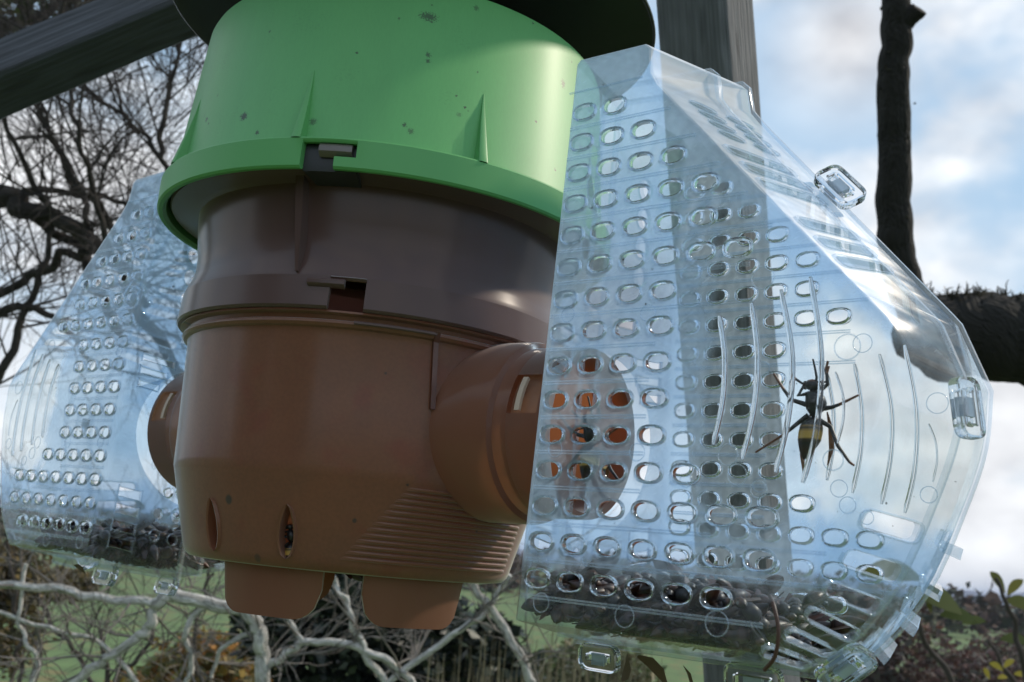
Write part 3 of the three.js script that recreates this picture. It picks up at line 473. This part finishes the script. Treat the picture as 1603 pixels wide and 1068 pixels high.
// dead hornets lying in heaps in the cages and in the pot
const wAxis = V3(0, 0, 1).applyAxisAngle(V3(0, 1, 0), -AZ), cageFloor = (p) => FLANGE + lerp(-117.6, -112.4, clamp((Math.abs(p.dot(wAxis)) / MM + 4) / 33)) * MM;
function heap(name, label, count, place, floorAt = null, mat = hornetMat) {
  const legs = [[[[-1, 0.5, 1.5], [-3, 0.8, 3], [-4, -1.5, 3.4]], 0.3, 0.14], [[[1, 0.5, 1.5], [3, 1, 3], [4, -1, 3.6]], 0.3, 0.14], [[[-1, -1, 1.5], [-3.2, -3, 2.4], [-4, -6, 2]], 0.3, 0.14], [[[1, -1, 1.5], [3, -3.4, 2.6], [4.2, -6, 2.4]], 0.3, 0.14]];
  const body = hornetBody(legs, 0), tints = [[0.7, 0.55, 0.6], [0.9, 0.6, 0.6], [0.6, 0.5, 0.6], [1.3, 0.8, 0.6]], gs = [];
  const wg = wing([[0.8, 0], [2, -4], [2.6, -8], [2.4, -12]], 1.3, 0); { const c = new Float32Array(wg.attributes.position.count * 3); for (let k = 0; k < c.length; k += 3) { c[k] = 0.11; c[k + 1] = 0.055; c[k + 2] = 0.035; } wg.setAttribute('color', new THREE.BufferAttribute(c, 3)); }
  const one = mergeGeometries([body, wg]);
  for (let k = 0; k < count; k++) {
    const g = one.clone(), t = tints[Math.floor(rnd() * 4)], c = g.attributes.color;
    for (let q = 0; q < c.count; q++) c.setXYZ(q, Math.min(0.085, c.getX(q) * t[0]), Math.min(0.05, c.getY(q) * t[1]), Math.min(0.045, c.getZ(q) * t[2]));
    const m = new THREE.Matrix4().makeRotationFromEuler(new THREE.Euler(Math.PI / 2 + rr(-0.7, 0.7), rr(0, 6.28), rr(-0.9, 0.9), 'YXZ')).scale(V3(1, 1, 1).multiplyScalar(rr(0.72, 1.0)));
    const p = place(k / count); m.setPosition(p.x, p.y, p.z); g.applyMatrix4(m);
    if (floorAt) { let hi = -1; const P = g.attributes.position, q = V3(), cs = Math.sign(p.dot(wAxis)) || 1; for (let k2 = 0; k2 < P.count; k2++) { q.fromBufferAttribute(P, k2); hi = Math.max(hi, cs * q.dot(wAxis)); } const over = hi - 0.0328; if (over > 0) { g.translate(-cs * over * wAxis.x, 0, -cs * over * wAxis.z); p.addScaledVector(wAxis, -cs * over); } g.computeBoundingBox(); const low = floorAt(p) - g.boundingBox.min.y; if (low > 0) g.translate(0, low, 0); }
    gs.push(g);
  }
  return tag(part(name, mergeGeometries(gs), mat, scene), label, 'dead insects', null, 'stuff');
}
heap('dead_hornet_heap', 'dark heap of dead hornets on the floor of the right cage', 430, (t) => { const v = lerp(-110, -100, Math.pow(t, 1.6)), f = rnd(); const u = lerp(101, 156 - 10 * t, f), h = lerp(30.5, 24, t), w = h * (1 - 2 * Math.pow(rnd(), 1.7)); return trapPoint(u, v + 1.5 * Math.sin(u * 0.2) - 4.5 * (1 - Math.abs(w) / 32) - 1, w); }, cageFloor);
heap('dead_hornet_heap', 'dark heap of dead hornets on the floor of the left cage', 330, (t) => { const v = lerp(-110, -101, Math.pow(t, 1.5)), f = rnd(); const u = lerp(100, 146 - 16 * t, f), h = lerp(30.5, 24, t), w = h * (2 * Math.pow(rnd(), 1.7) - 1); return trapPoint(-u, v + 1.5 * Math.sin(u * 0.25) - 4.5 * (1 - Math.abs(w) / 32) - 1, w); }, cageFloor);
heap('dead_hornet_heap', 'dead hornets lying on the bottom inside the brown pot', 26, (t) => { const a = rr(-30, 60) * DEG, r = rr(20, 41); return trapPoint(r * Math.cos(a), lerp(-105, -97, t * t), r * Math.sin(a)); });


// loose scraps of insect caught on the cages
function scrap(name, label, cat, u, v, w, len, wd, ry, rz, side = 1) {
  const g = wing([[0, 0], [0.1 * len, -0.33 * len], [0.06 * len, -0.7 * len], [-0.08 * len, -len]], wd, 0);
  const m = part(name, g, std(0.10, 0.062, 0.035, { roughness: 0.6 }), scene); m.position.copy(trapPoint(u * side, v, w)); m.rotation.order = 'YXZ'; m.rotation.set(0.3, -AZ + ry, rz); return tag(m, label, cat);
}
scrap('insect_wing', 'broad brown wing scrap hanging below the middle of the right cage floor', 'insect wing', 121, -118.5, 20, 9, 1.6, 0.2, 0.95);
scrap('insect_wing', 'folded brown wing scrap hanging left of the broad one below the right cage', 'insect wing', 119, -118.5, 21, 8, 1.5, -0.4, -0.5);
scrap('insect_wing', 'thin dark wing scrap poking down near the right end of the right cage floor', 'insect wing', 133, -119, 20, 6, 0.6, 0.1, 0.35);
scrap('insect_wing', 'dark wing scrap stuck out below the left cage', 'insect wing', 126, -118, 22, 6, 1.2, 0.3, 1.2, -1);
{ const b = new MB(); b.tube(new THREE.CatmullRomCurve3([trapPoint(158, -101.5, 32), trapPoint(160.5, -103.5, 35.5), trapPoint(162, -108, 36.5), trapPoint(161.3, -113, 36.2), trapPoint(158.8, -116, 35.2)]).getPoints(24), 0.00042, 7); tag(part('insect_leg', b.done(0.8), std(0.07, 0.03, 0.018, { roughness: 0.5 }), scene), 'thin curled brown insect leg hanging out of the lower right slots', 'leg'); }  // curled leg of an insect

// ---------------------------------------------------------------- wooden post, beam
const woodTex = (r, g, b, sd) => tex(512, 512, (u, v) => { const w = 0.25 * tor(u, v, 1.2, sd); const gr = simplex.noise((u + w * 0.06) * 60 + sd, Math.sin(v * 6.283) * 1.1) * 0.5 + simplex.noise((u + w * 0.03) * 190, Math.cos(v * 6.283) * 2.2 + sd) * 0.35; const st = sstep(0.25, 0.8, tor(u, v, 2.2, sd + 5)); const k = 1 + 0.35 * gr + 0.25 * tor(u, v, 3, sd) - 0.45 * st; return [r * k, g * k, b * k]; }, { srgb: true });
const woodBump = tex(256, 256, (u, v) => { const k = 0.5 + 0.3 * simplex.noise(u * 50, Math.sin(v * 6.283) * 1.2) + 0.2 * tor(u, v, 8); return [k, k, k]; });
function bar(p0, p1, axis1, s1, s2, ch) { // squared timber from p0 to p1 with chamfered edges; uv runs along it
  const t = p1.clone().sub(p0).normalize(), a = axis1.clone().addScaledVector(t, -axis1.dot(t)).normalize(), b = t.clone().cross(a), L = p0.distanceTo(p1), n = 24, rings = [];
  const sec = [[-s1 + ch, -s2], [s1 - ch, -s2], [s1, -s2 + ch], [s1, s2 - ch], [s1 - ch, s2], [-s1 + ch, s2], [-s1, s2 - ch], [-s1, -s2 + ch]];
  for (let k = 0; k <= n; k++) { const w = 0.02 * s1; rings.push(sec.map(([x, y], q) => p0.clone().addScaledVector(t, L * k / n).addScaledVector(a, x + w * simplex.noise(k * 0.7, q * 3)).addScaledVector(b, y + w * simplex.noise(k * 0.7 + 40, q * 3)))); }
  const m = new MB(); m.loft(rings, true); m.fan(rings[0], true); m.fan(rings[n]); const g = m.done(0.45);
  const P = g.attributes.position, U = g.attributes.uv, q = V3(); for (let k = 0; k < P.count; k++) { q.fromBufferAttribute(P, k).sub(p0); U.setXY(k, (q.dot(a) + q.dot(b)) * 6, q.dot(t) * 1.6); } return g;
}
{
  const d = 0.62, top = at(1080, -330, d), low = at(1148, 640, d), dir = low.clone().sub(top).normalize(), foot = top.clone().addScaledVector(dir, (top.y + 0.05) / -dir.y);
  const o = thing('fence_post', 'weathered grey wooden post standing behind the right cage', 'post', foot.clone().setY(0));
  const g = bar(foot, top, V3(0.80, 0, 0.62), 0.0232, 0.0232, 0.004); g.translate(-foot.x, 0, -foot.z);
  const m = std(1, 1, 1, { map: woodTex(0.12, 0.125, 0.135, 3), bumpMap: woodBump, bumpScale: 0.0012, roughness: 0.9 });
  part('post_shaft', g, m, o);
  const b = thing('support_beam', 'dark square beam crossing the upper left corner above the trap', 'beam', at(136, 60, 0.54));
  const p0 = at(-420, 300, 0.50), p1 = at(1085, -330, 0.60), bg = bar(p0, p1, V3(0, 0.95, -0.31), 0.0135, 0.0135, 0.0018); bg.translate(-b.position.x, -b.position.y, -b.position.z);
  part('beam_shaft', bg, std(1, 1, 1, { map: woodTex(0.032, 0.036, 0.044, 8), bumpMap: woodBump, bumpScale: 0.0008, roughness: 0.6 }), b);
}

// ---------------------------------------------------------------- trees, shrubs
const tor2 = (u, v, f, h, s = 0) => { const a = u * 2 * Math.PI, b = v * 2 * Math.PI; return simplex.noise4d(Math.cos(a) * f + s, Math.sin(a) * f, Math.cos(b) * h, Math.sin(b) * h); };
const barkBump = tex(512, 512, (u, v) => { const k = 0.5 + 0.3 * tor2(u, v, 6, 1.6) + 0.25 * tor2(u, v, 14, 5, 3); return [k, k, k]; });
const bark = (r, g, b, sd) => std(1, 1, 1, { map: tex(256, 256, (u, v) => { const n = tor2(u, v, 6, 1.6) * 0.35 + tor(u, v, 3, sd) * 0.35 + tor2(u, v, 14, 5, 3) * 0.3; const k = 1 + 0.9 * n; return [r * k, g * k, b * k]; }, { srgb: true }), bumpMap: barkBump, bumpScale: 0.006, roughness: 0.95 });
const MB_dark = bark(0.035, 0.030, 0.027, 1), MB_lichen = bark(0.50, 0.49, 0.46, 4), MB_mid = bark(0.075, 0.062, 0.055, 6), MB_moss = bark(0.010, 0.009, 0.007, 9);
const wob = (pts, amp, n = 10) => { const c = new THREE.CatmullRomCurve3(pts).getPoints(n * (pts.length - 1)); const s = rnd() * 99, w = 1.6 / n; return c.map((p, k) => k === 0 ? p : p.clone().add(V3(simplex.noise(k * w, s), simplex.noise(k * w, s + 30), simplex.noise(k * w, s + 60)).multiplyScalar(amp))); };
function twig(b, p, dir, len, r, depth, spread = 0.9, up = 0.12) { // one twig and the twigs it bears
  const n = 4, pts = [p.clone()], d = dir.clone();
  for (let k = 0; k < n; k++) { d.add(V3(rr(-1, 1), rr(-1, 1) + up, rr(-1, 1)).multiplyScalar(0.28)).normalize(); pts.push(pts[k].clone().addScaledVector(d, len / n)); }
  b.tube(pts, pts.map((_, k) => r * (1 - 0.6 * k / n)), depth > 1 ? 5 : 3, false);
  if (depth > 0) { const m = depth > 1 ? 4 : 3; for (let k = 0; k < m; k++) { const q = pts[1 + Math.floor(rnd() * n)] ?? pts[n]; const e = d.clone().add(V3(rr(-1, 1), rr(-0.8, 1), rr(-1, 1)).multiplyScalar(spread)).normalize(); twig(b, q, e, len * rr(0.5, 0.8), r * 0.55, depth - 1, spread, up); } }
  return pts[n];
}
function limbTwigs(b, pts, every, len, r, depth, spread) { for (let k = 2; k < pts.length; k += every) { const t = pts[Math.min(k + 1, pts.length - 1)].clone().sub(pts[k - 1]).normalize(); twig(b, pts[k], t.add(V3(rr(-1, 1), rr(-0.7, 1), rr(-1, 1)).multiplyScalar(spread)).normalize(), len * rr(0.6, 1.2), r * rr(0.7, 1.1), depth); } }
const localise = (g, o) => { g.translate(-o.x, -o.y, -o.z); return g; };
const P = (list, d) => list.map(([x, y, e = 0]) => at(x, y, d + e));
function bareTree(name, label, cat, foot, limbs, twigs, mat, twigMat, group) {
  const o = thing(name, label, cat, foot, group);
  const all = [], tb = new MB();
  limbs.forEach(([pts, r0, r1, amp = 0.01], k) => { const w = wob(pts, amp, r0 > 0.015 ? 22 : 8), m = new MB(); m.tube(w, w.map((_, q) => lerp(r0, r1, q / (w.length - 1)) * (1 + 0.03 * simplex.noise(q * 0.045, k * 9))), r0 > 0.015 ? 18 : 8, true, 3, r0 > 0.015 ? 0.06 : 0.05); part(k ? 'limb' : 'trunk', localise(m.done(0), foot), mat, o); all.push(w); });
  twigs(tb, all);
  if (tb.p.length) { const t = part('twigs', localise(tb.done(0), foot), twigMat, o); t.name = 'twig_mass'; t.userData.kind = 'stuff'; }
  return o;
}
const below = (p, h = 0) => V3(p.x, h, p.z);
{ // the bare tree that fills the left
  const d = 2.3, t0 = at(-330, 560, d);
  const limbs = [
    [[below(t0, -0.05), t0.clone().lerp(below(t0), 0.5), t0, at(-200, 330, d), at(-40, 300, d), at(80, 345, d), at(180, 420, d), at(300, 640, d)], 0.040, 0.011, 0.02],
    [[at(-40, 300, d), at(60, 330, d + .1), at(140, 430, d + .1), at(190, 520, d + .15)], 0.015, 0.010, 0.02],
    [[at(-60, 470, d + .2), at(40, 440, d + .2), at(110, 400, d + .1), at(170, 380, d)], 0.012, 0.009, 0.02],
    [[at(80, 345, d), at(20, 220, d - .1), at(-40, 60, d - .2)], 0.008, 0.003],
    [[at(150, 395, d), at(115, 280, d), at(60, 165, d), at(30, 60, d)], 0.008, 0.003],
    [[at(180, 420, d), at(150, 310, d - .1), at(125, 210, d - .2), at(108, 120, d - .2), at(90, 0, d - .2)], 0.008, 0.003],
    [[at(300, 420, d + .3), at(248, 245, d), at(195, 180, d), at(136, 136, d), at(80, 60, d)], 0.007, 0.003],
    [[at(248, 248, d), at(262, 160, d), at(278, 70, d), at(290, -20, d)], 0.007, 0.003],
    [[at(-40, 290, d), at(60, 300, d), at(150, 305, d), at(230, 335, d)], 0.010, 0.004],
    [[at(230, 480, d + .2), at(160, 330, d + .1), at(135, 300, d), at(55, 160, d)], 0.010, 0.004],
    [[at(-80, 540, d), at(20, 480, d), at(80, 500, d), at(140, 560, d)], 0.012, 0.005],
    [[at(-60, 700, d), at(10, 560, d), at(60, 430, d), at(85, 350, d)], 0.012, 0.006]];
  bareTree('bare_tree', 'dark bare tree with thick gnarled limb and dense twigs behind the left cage', 'tree', below(t0), limbs, (b, all) => {
    for (let k = 0; k < all.length; k++) limbTwigs(b, all[k].slice(k ? 0 : 90), k < 3 ? 7 : 3, 0.34, 0.0032, 3, 1.1);
    for (let k = 0; k < 30; k++) { const p = at(rr(-60, 340), rr(60, 520), d + rr(-0.2, 1.2)); twig(b, p, V3(rr(-1, 1), rr(-0.3, 1), rr(-0.5, 0.5)).normalize(), rr(0.22, 0.45), 0.0026, 3, 1.0, 0); }
  }, MB_dark, std(0.04, 0.034, 0.032, { roughness: 1 }));
}
{ // pruned dark tree on the right
  const d = 1.5, t0 = at(1900, 560, d);
  const limbs = [
    [[below(t0, -0.05), t0.clone().lerp(below(t0), 0.4), at(1850, 700, d), at(1760, 590, d), at(1660, 540, d), at(1570, 526, d), at(1500, 528, d + .02), at(1455, 530, d + .04)], 0.085, 0.056, 0.012],
    [[at(1475, 530, d), at(1432, 480, d), at(1408, 410, d), at(1400, 340, d), at(1402, 230, d), at(1400, 110, d), at(1405, 20, d), at(1396, -80, d), at(1380, -260, d)], 0.028, 0.020, 0.0022],
    [[at(1408, 40, d), at(1425, 26, d - .01), at(1440, 14, d - .02)], 0.017, 0.012, 0.001]];
  bareTree('pruned_tree', 'black pruned tree with thick mossy side limb and one upright stem with a knob', 'tree', below(t0), limbs, (b, all) => {
    for (let k = 0; k < 900; k++) { const p = all[0][90 + Math.floor(rnd() * (all[0].length - 92))]; twig(b, p.clone().add(V3(rr(-0.03, 0.03), rr(0.03, 0.056), rr(-0.03, 0.03))), V3(rr(-1, 1), rr(0, 1), rr(-1, 1)).normalize(), rr(0.006, 0.018), 0.0022, 1, 1.2); }
    for (let k = 0; k < 60; k++) { const p = all[1][Math.floor(rnd() * all[1].length)]; twig(b, p.clone().add(V3(rr(-1, 1), 0, rr(-1, 1)).multiplyScalar(0.024)), V3(rr(-1, 1), rr(-0.5, 1), rr(-1, 1)).normalize(), rr(0.004, 0.009), 0.002, 0, 1); }
  }, MB_moss, std(0.03, 0.027, 0.014, { roughness: 1 }));
}
{ // pale lichen covered shrub under the trap
  const d = 1.55, f = at(380, 1500, d), mk = (l) => P(l, d);
  const foot = below(f);
  const limbs = [
    [[foot.clone().setY(-0.05), at(420, 1250, d), at(410, 1060, d), at(405, 1000, d), at(395, 965, d), at(330, 945, d), at(262, 936, d), at(240, 950, d)], 0.013, 0.009, 0.004],
    [mk([[240, 945], [232, 985], [200, 1010], [160, 1035], [110, 1075], [60, 1130]]), 0.008, 0.007, 0.004],
    [mk([[240, 945], [150, 935], [60, 920], [-60, 910]]), 0.007, 0.006, 0.004],
    [mk([[410, 1050], [440, 1030], [475, 1008], [560, 1014], [620, 1045], [660, 1085]]), 0.006, 0.006, 0.004],
    [mk([[475, 1008], [455, 975], [440, 930], [430, 880]]), 0.004, 0.003, 0.003],
    [mk([[620, 1100], [560, 1000], [545, 950], [520, 905]]), 0.006, 0.004, 0.004],
    [mk([[860, 1120], [820, 1040], [780, 970], [742, 915], [720, 860]]), 0.008, 0.005, 0.004],
    [mk([[600, 1080], [700, 1000], [760, 960], [800, 900]]), 0.005, 0.004, 0.004],
    [mk([[330, 945], [290, 985], [300, 1040], [280, 1100]]), 0.005, 0.004, 0.004],
    [mk([[20, 1110], [60, 1040], [30, 980], [40, 880]]), 0.004, 0.003, 0.004],
    [mk([[240, 1100], [160, 1010], [80, 985], [-30, 950]]), 0.004, 0.003, 0.004],
    [mk([[400, 990], [350, 1010], [330, 1060]]), 0.004, 0.003, 0.003]];
  bareTree('lichen_shrub', 'pale lichen covered bare shrub branches below the brown pot', 'shrub', foot, limbs, (b, all) => { for (let k = 0; k < all.length; k++) limbTwigs(b, all[k].slice(k ? 1 : 14), 5, 0.15, 0.0024, 2, 1.2); }, MB_lichen, std(0.17, 0.155, 0.14, { roughness: 1 }));
  // thin dark twiggy bush in front of the meadow
  const g = below(at(140, 1500, 1.9));
  bareTree('bare_bush', 'thin dark twigs of a bare bush in front of the green meadow', 'bush', g, [[[g.clone().setY(-0.03), at(150, 1250, 1.9), at(165, 1090, 1.9), at(160, 990, 1.9)], 0.008, 0.004], [P([[165, 1100], [110, 1010], [60, 940]], 1.9), 0.005, 0.003], [P([[20, 1120], [30, 1020], [25, 930], [10, 850]], 1.9), 0.005, 0.003], [P([[160, 1090], [230, 1000], [260, 920]], 1.9), 0.005, 0.003], [P([[330, 1120], [310, 1000], [330, 900]], 1.9), 0.005, 0.003]],
    (b, all) => { for (const a of all) limbTwigs(b, a.slice(4), 3, 0.2, 0.0020, 2, 1.2); }, MB_mid, std(0.05, 0.044, 0.038, { roughness: 1 }));
}
// leaves in clumps: many small bent blades
function leafMass(center, radii, count, size, cols, hang = 0, holes = 0.25) {
  const b = new MB(); b.color(1, 1, 1);
  for (let k = 0; k < count; k++) {
    let x, y, z, q = 0; do { x = rr(-1, 1); y = rr(-1, 1); z = rr(-1, 1); q++; } while (q < 40 && (Math.hypot(x, y, z) > 1 + 0.25 * fbm3(x * 2 + center.x, y * 2, z * 2, 2) || fbm3(x * 3.1 + center.x * 3, y * 3.1, z * 3.1 + 5, 3) < holes - 0.3));
    const c = V3(center.x + x * radii[0], center.y + y * radii[1], center.z + z * radii[2]);
    const a = V3(rr(-1, 1), rr(-0.6, 0.6) - hang, rr(-1, 1)).normalize(), n = V3(rr(-1, 1), rr(0.2, 1), rr(-1, 1)), s = n.cross(a).normalize(), L = size * rr(0.6, 1.25), w = L * rr(0.22, 0.34), col = cols[Math.floor(rnd() * cols.length)], kf = rr(0.65, 1.3);
    b.color(col[0] * kf, col[1] * kf, col[2] * kf);
    const mid = c.clone().addScaledVector(a, L * 0.5), up = s.clone().cross(a).multiplyScalar(L * 0.08), i0 = b.vv(c), i1 = b.vv(mid.clone().addScaledVector(s, w).add(up)), i2 = b.vv(c.clone().addScaledVector(a, L)), i3 = b.vv(mid.clone().addScaledVector(s, -w).add(up));
    b.i.push(i0, i1, i2, i0, i2, i3);
  }
  return b;
}
const leafMat = std(1, 1, 1, { vertexColors: true, roughness: 0.7, transmission: 0.3, thickness: 0 });
leafMat.roughness = 0.95;
const leafGlossy = std(1, 1, 1, { vertexColors: true, roughness: 0.5 });
function bush(name, label, cat, foot, blobs, count, size, cols, mat, group, stemMat = MB_mid) {
  const o = thing(name, label, cat, foot, group), sb = new MB();
  for (const [c] of blobs) { const w = wob([foot.clone().setY(foot.y - 0.03), foot.clone().lerp(c, 0.5), c], 0.02 * size * 10, 5); sb.tube(w, w.map((_, k) => size * 0.25 * (1 - 0.07 * k)), 6, false); }
  part('stem', localise(sb.done(0), foot), stemMat, o);
  blobs.forEach(([c, r, f = 1]) => part('crown', localise(leafMass(c, r, Math.round(count * f), size, cols).done(0), foot), mat, o));
  return o;
}
const DKG = [[0.016, 0.026, 0.013], [0.010, 0.017, 0.010], [0.028, 0.040, 0.020]], YEL = [[0.30, 0.20, 0.03], [0.22, 0.17, 0.04], [0.12, 0.13, 0.03], [0.34, 0.16, 0.03]], OLV = [[0.14, 0.14, 0.03], [0.20, 0.18, 0.035], [0.10, 0.12, 0.03]], RED = [[0.12, 0.055, 0.04], [0.09, 0.05, 0.045], [0.07, 0.06, 0.045]];
{
  const c1 = at(560, 1010, 2.8);
  bush('evergreen_bush', 'dark evergreen bush under the middle of the brown pot', 'bush', below(c1), [[c1, [0.27, 0.26, 0.25]], [at(720, 1060, 2.9), [0.22, 0.20, 0.2], 0.7], [at(430, 960, 2.9), [0.10, 0.14, 0.15], 0.3], [at(560, 1250, 2.8), [0.4, 0.3, 0.3], 0.6]], 5200, 0.045, DKG, leafGlossy);
  const c2 = at(330, 1075, 3.6);
  bush('yellow_bush', 'yellow autumn bush below the lichen branches at left', 'bush', below(c2), [[c2, [0.24, 0.19, 0.2]], [at(250, 1110, 3.6), [0.2, 0.16, 0.2], 0.6]], 2600, 0.05, YEL, leafMat);
  const c3 = at(-20, 900, 4.4);
  bush('brown_bush', 'brownish olive bush at the left edge below the left cage', 'bush', below(c3), [[c3, [0.28, 0.16, 0.2]], [at(90, 915, 5), [0.2, 0.08, 0.2], 0.5], [at(0, 990, 4.4), [0.2, 0.2, 0.2], 0.4]], 2200, 0.05, [[0.12, 0.09, 0.03], [0.08, 0.075, 0.03], [0.16, 0.11, 0.03]], leafMat);
  const c4 = at(1400, 1040, 7);
  bush('russet_bush', 'blurred russet autumn bush at the lower right', 'bush', below(c4), [[c4, [0.42, 0.42, 0.4]], [at(1320, 1080, 7), [0.4, 0.3, 0.4]], [at(1520, 1060, 9), [0.6, 0.25, 0.4]], [at(1600, 1030, 12), [0.7, 0.3, 0.4]]], 2200, 0.07, RED, leafMat);
  const c5 = at(930, 1075, 4.2);
  bush('olive_bush', 'green olive bush just below the right cage', 'bush', below(c5), [[c5, [0.30, 0.2, 0.2]], [at(760, 1085, 4.4), [0.3, 0.16, 0.2]]], 2000, 0.05, [[0.07, 0.10, 0.03], [0.12, 0.13, 0.05], [0.16, 0.14, 0.07]], leafMat);
  // unseen dark evergreens added at left to darken reflections in the clear cages
  [[-4.4, 2.3, 2.2], [-4.2, 4.6, 2.0], [-4.6, 7.0, 2.2]].forEach(([x, z, h], k) => bush('added_evergreen', ['foremost', 'middle', 'rearmost'][k] + ' unseen dark evergreen added left of the viewer to darken reflections', 'tree', V3(x, 0, z), [[V3(x, h, z), [1.2, h * 0.95, 1.2]]], 5200, 0.16, DKG, leafGlossy, 'unseen evergreens added left of the viewer'));
  // leafy upper left corner
  const f6 = below(at(-500, 600, 3.2)), o6 = thing('leafy_tree', 'green leaved branches in the upper left corner above the beam', 'tree', f6), l6 = wob([f6.clone(), at(-420, 300, 3.2), at(-150, 120, 3.2), at(40, 30, 3.2), at(200, -40, 3.2)], 0.02), m6 = new MB(), t6 = new MB();
  m6.tube(l6, l6.map((_, k) => lerp(0.06, 0.006, k / (l6.length - 1))), 8); part('trunk', localise(m6.done(0), f6), MB_dark, o6);
  for (let k = 0; k < 60; k++) twig(t6, at(rr(-60, 300), rr(-60, 110), 3.2 + rr(-0.2, 0.3)), V3(rr(-1, 1), rr(-1, 1), rr(-1, 1)).normalize(), rr(0.15, 0.35), 0.004, 2, 1); const t6m = part('twig_mass', localise(t6.done(0), f6), std(0.04, 0.035, 0.03, { roughness: 1 }), o6); t6m.userData.kind = 'stuff';
  part('crown', localise(leafMass(at(50, 20, 3.2), [0.22, 0.12, 0.15], 260, 0.05, [[0.05, 0.085, 0.02], [0.08, 0.11, 0.03], [0.11, 0.10, 0.04]], 0.3).done(0), f6), leafMat, o6);
}
{ // sapling stems with olive leaves at the lower right
  const spec = [[1.9, [[1560, 1500], [1520, 1180], [1490, 1075], [1435, 975], [1425, 915]], 'young tree stem with olive leaves close to the right cage corner'], [2.0, [[1640, 1450], [1610, 1100], [1590, 980], [1558, 905]], 'slim leafy shoot at the right edge below the bright cloud'], [2.2, [[1700, 1450], [1640, 1150], [1575, 1050], [1545, 1000]], 'low shoot with yellow leaves in the bottom right corner']];
  spec.forEach(([d, pts, label], k) => {
    const w = wob(P(pts, d), 0.006), foot = below(w[0]); w.unshift(foot.clone().setY(-0.03));
    const o = thing('sapling', label, 'sapling', foot, 'leafy saplings at the lower right'), m = new MB(); m.tube(w, w.map((_, q) => lerp(0.009, 0.003, q / w.length)), 7); part('stem', localise(m.done(0), foot), MB_mid, o);
    const cols = k === 2 ? [[0.42, 0.33, 0.04], [0.30, 0.28, 0.05]] : OLV, b = new MB(); b.color(1, 1, 1);
    const spots = k === 0 ? [[1395, 903, 100, 6], [1440, 935, 60, -14], [1470, 945, 95, 24], [1500, 968, 60, 10], [1455, 950, 25, 80], [1525, 975, 40, -5]] : k === 1 ? [[1562, 912, 45, 55], [1590, 920, 40, -40], [1600, 950, 60, 20], [1590, 1005, 50, 10]] : [[1560, 1045, 40, 30], [1580, 1040, 36, -30], [1545, 1055, 34, 60], [1600, 1058, 36, 10], [1570, 1062, 30, 0]];
    for (const [x, y, L, ang] of spots) for (let q = 0; q < 1; q++) {
      const a = ang * DEG, l = L / 1570 * d * (k === 2 ? 0.62 : 0.9), c = at(x, y, d + rr(-0.03, 0.03)), ax = cRight.clone().multiplyScalar(Math.cos(a)).addScaledVector(cDown, Math.sin(a)).add(V3(0, 0, rr(-0.4, 0.4))).normalize(), s = ax.clone().cross(V3(rr(-0.3, 0.3), 0.3, 1)).normalize(), col = cols[Math.floor(rnd() * cols.length)];
      b.color(...col); const n = 8, rw = [[], [], []]; for (let t = 0; t <= n; t++) { const u = t / n, wv = l * 0.2 * Math.pow(Math.sin(Math.PI * Math.min(1, u * 0.97 + 0.02)), 0.8), cc = c.clone().addScaledVector(ax, l * (u - 0.5)).add(V3(0, l * 0.12 * Math.sin(u * 3), 0)); rw[0].push(cc.clone().addScaledVector(s, wv)); rw[1].push(cc.clone().add(V3(0, -l * 0.04, 0.01 * l))); rw[2].push(cc.clone().addScaledVector(s, -wv)); }
      const lm = new MB(); lm.color(...col); lm.loft(rw, false); part('leaf', localise(lm.done(0), foot), leafMat, o);
    }
  });
}
{ // tall dry grass stalks behind the cage, one countless tuft
  const b = new MB(); b.color(1, 1, 1);
  for (let k = 0; k < 420; k++) { const q = at(rr(700, 1010), 1000, rr(1.6, 3.2)), base = below(q), top = q.clone().add(V3(rr(-0.06, 0.06), rr(-0.22, 0.02), 0)), c = rr(0.6, 1.3); b.color(0.20 * c, 0.18 * c, 0.11 * c); b.tube([base, base.clone().lerp(top, 0.6).add(V3(rr(-0.02, 0.02), 0, 0)), top], [0.0025, 0.002, 0.0008], 3, false); }
  tag(part('dry_grass', b.done(0), std(1, 1, 1, { vertexColors: true, roughness: 1 }), scene), 'tall dry grass stalks rising behind the right cage', 'grass', null, 'stuff');
  // far woods
  const w = new MB(); w.color(1, 1, 1);
  for (let k = 0; k < 420; k++) { const x = rr(-500, 2200), dd = rr(32, 60), r = rr(0.5, 1.1), c = at(x, 900, dd), cc = V3(c.x, r * 0.7, c.z); const col = [[0.06, 0.06, 0.03], [0.085, 0.06, 0.035], [0.05, 0.055, 0.035], [0.10, 0.06, 0.04]][Math.floor(rnd() * 4)]; w.geo; const lm = leafMass(cc, [r * 1.2, r, r], 46, 0.5, [col]); const base = w.p.length / 3; w.p.push(...lm.p); w.c.push(...lm.c); w.uv.push(...lm.uv); for (const i of lm.i) w.i.push(i + base); }
  tag(part('far_wood', w.done(0), std(1, 1, 1, { vertexColors: true, roughness: 1 }), scene), 'far hedge and scrub along the edge of the meadow', 'wood', null, 'stuff');
}
renderer.render(scene, camera);
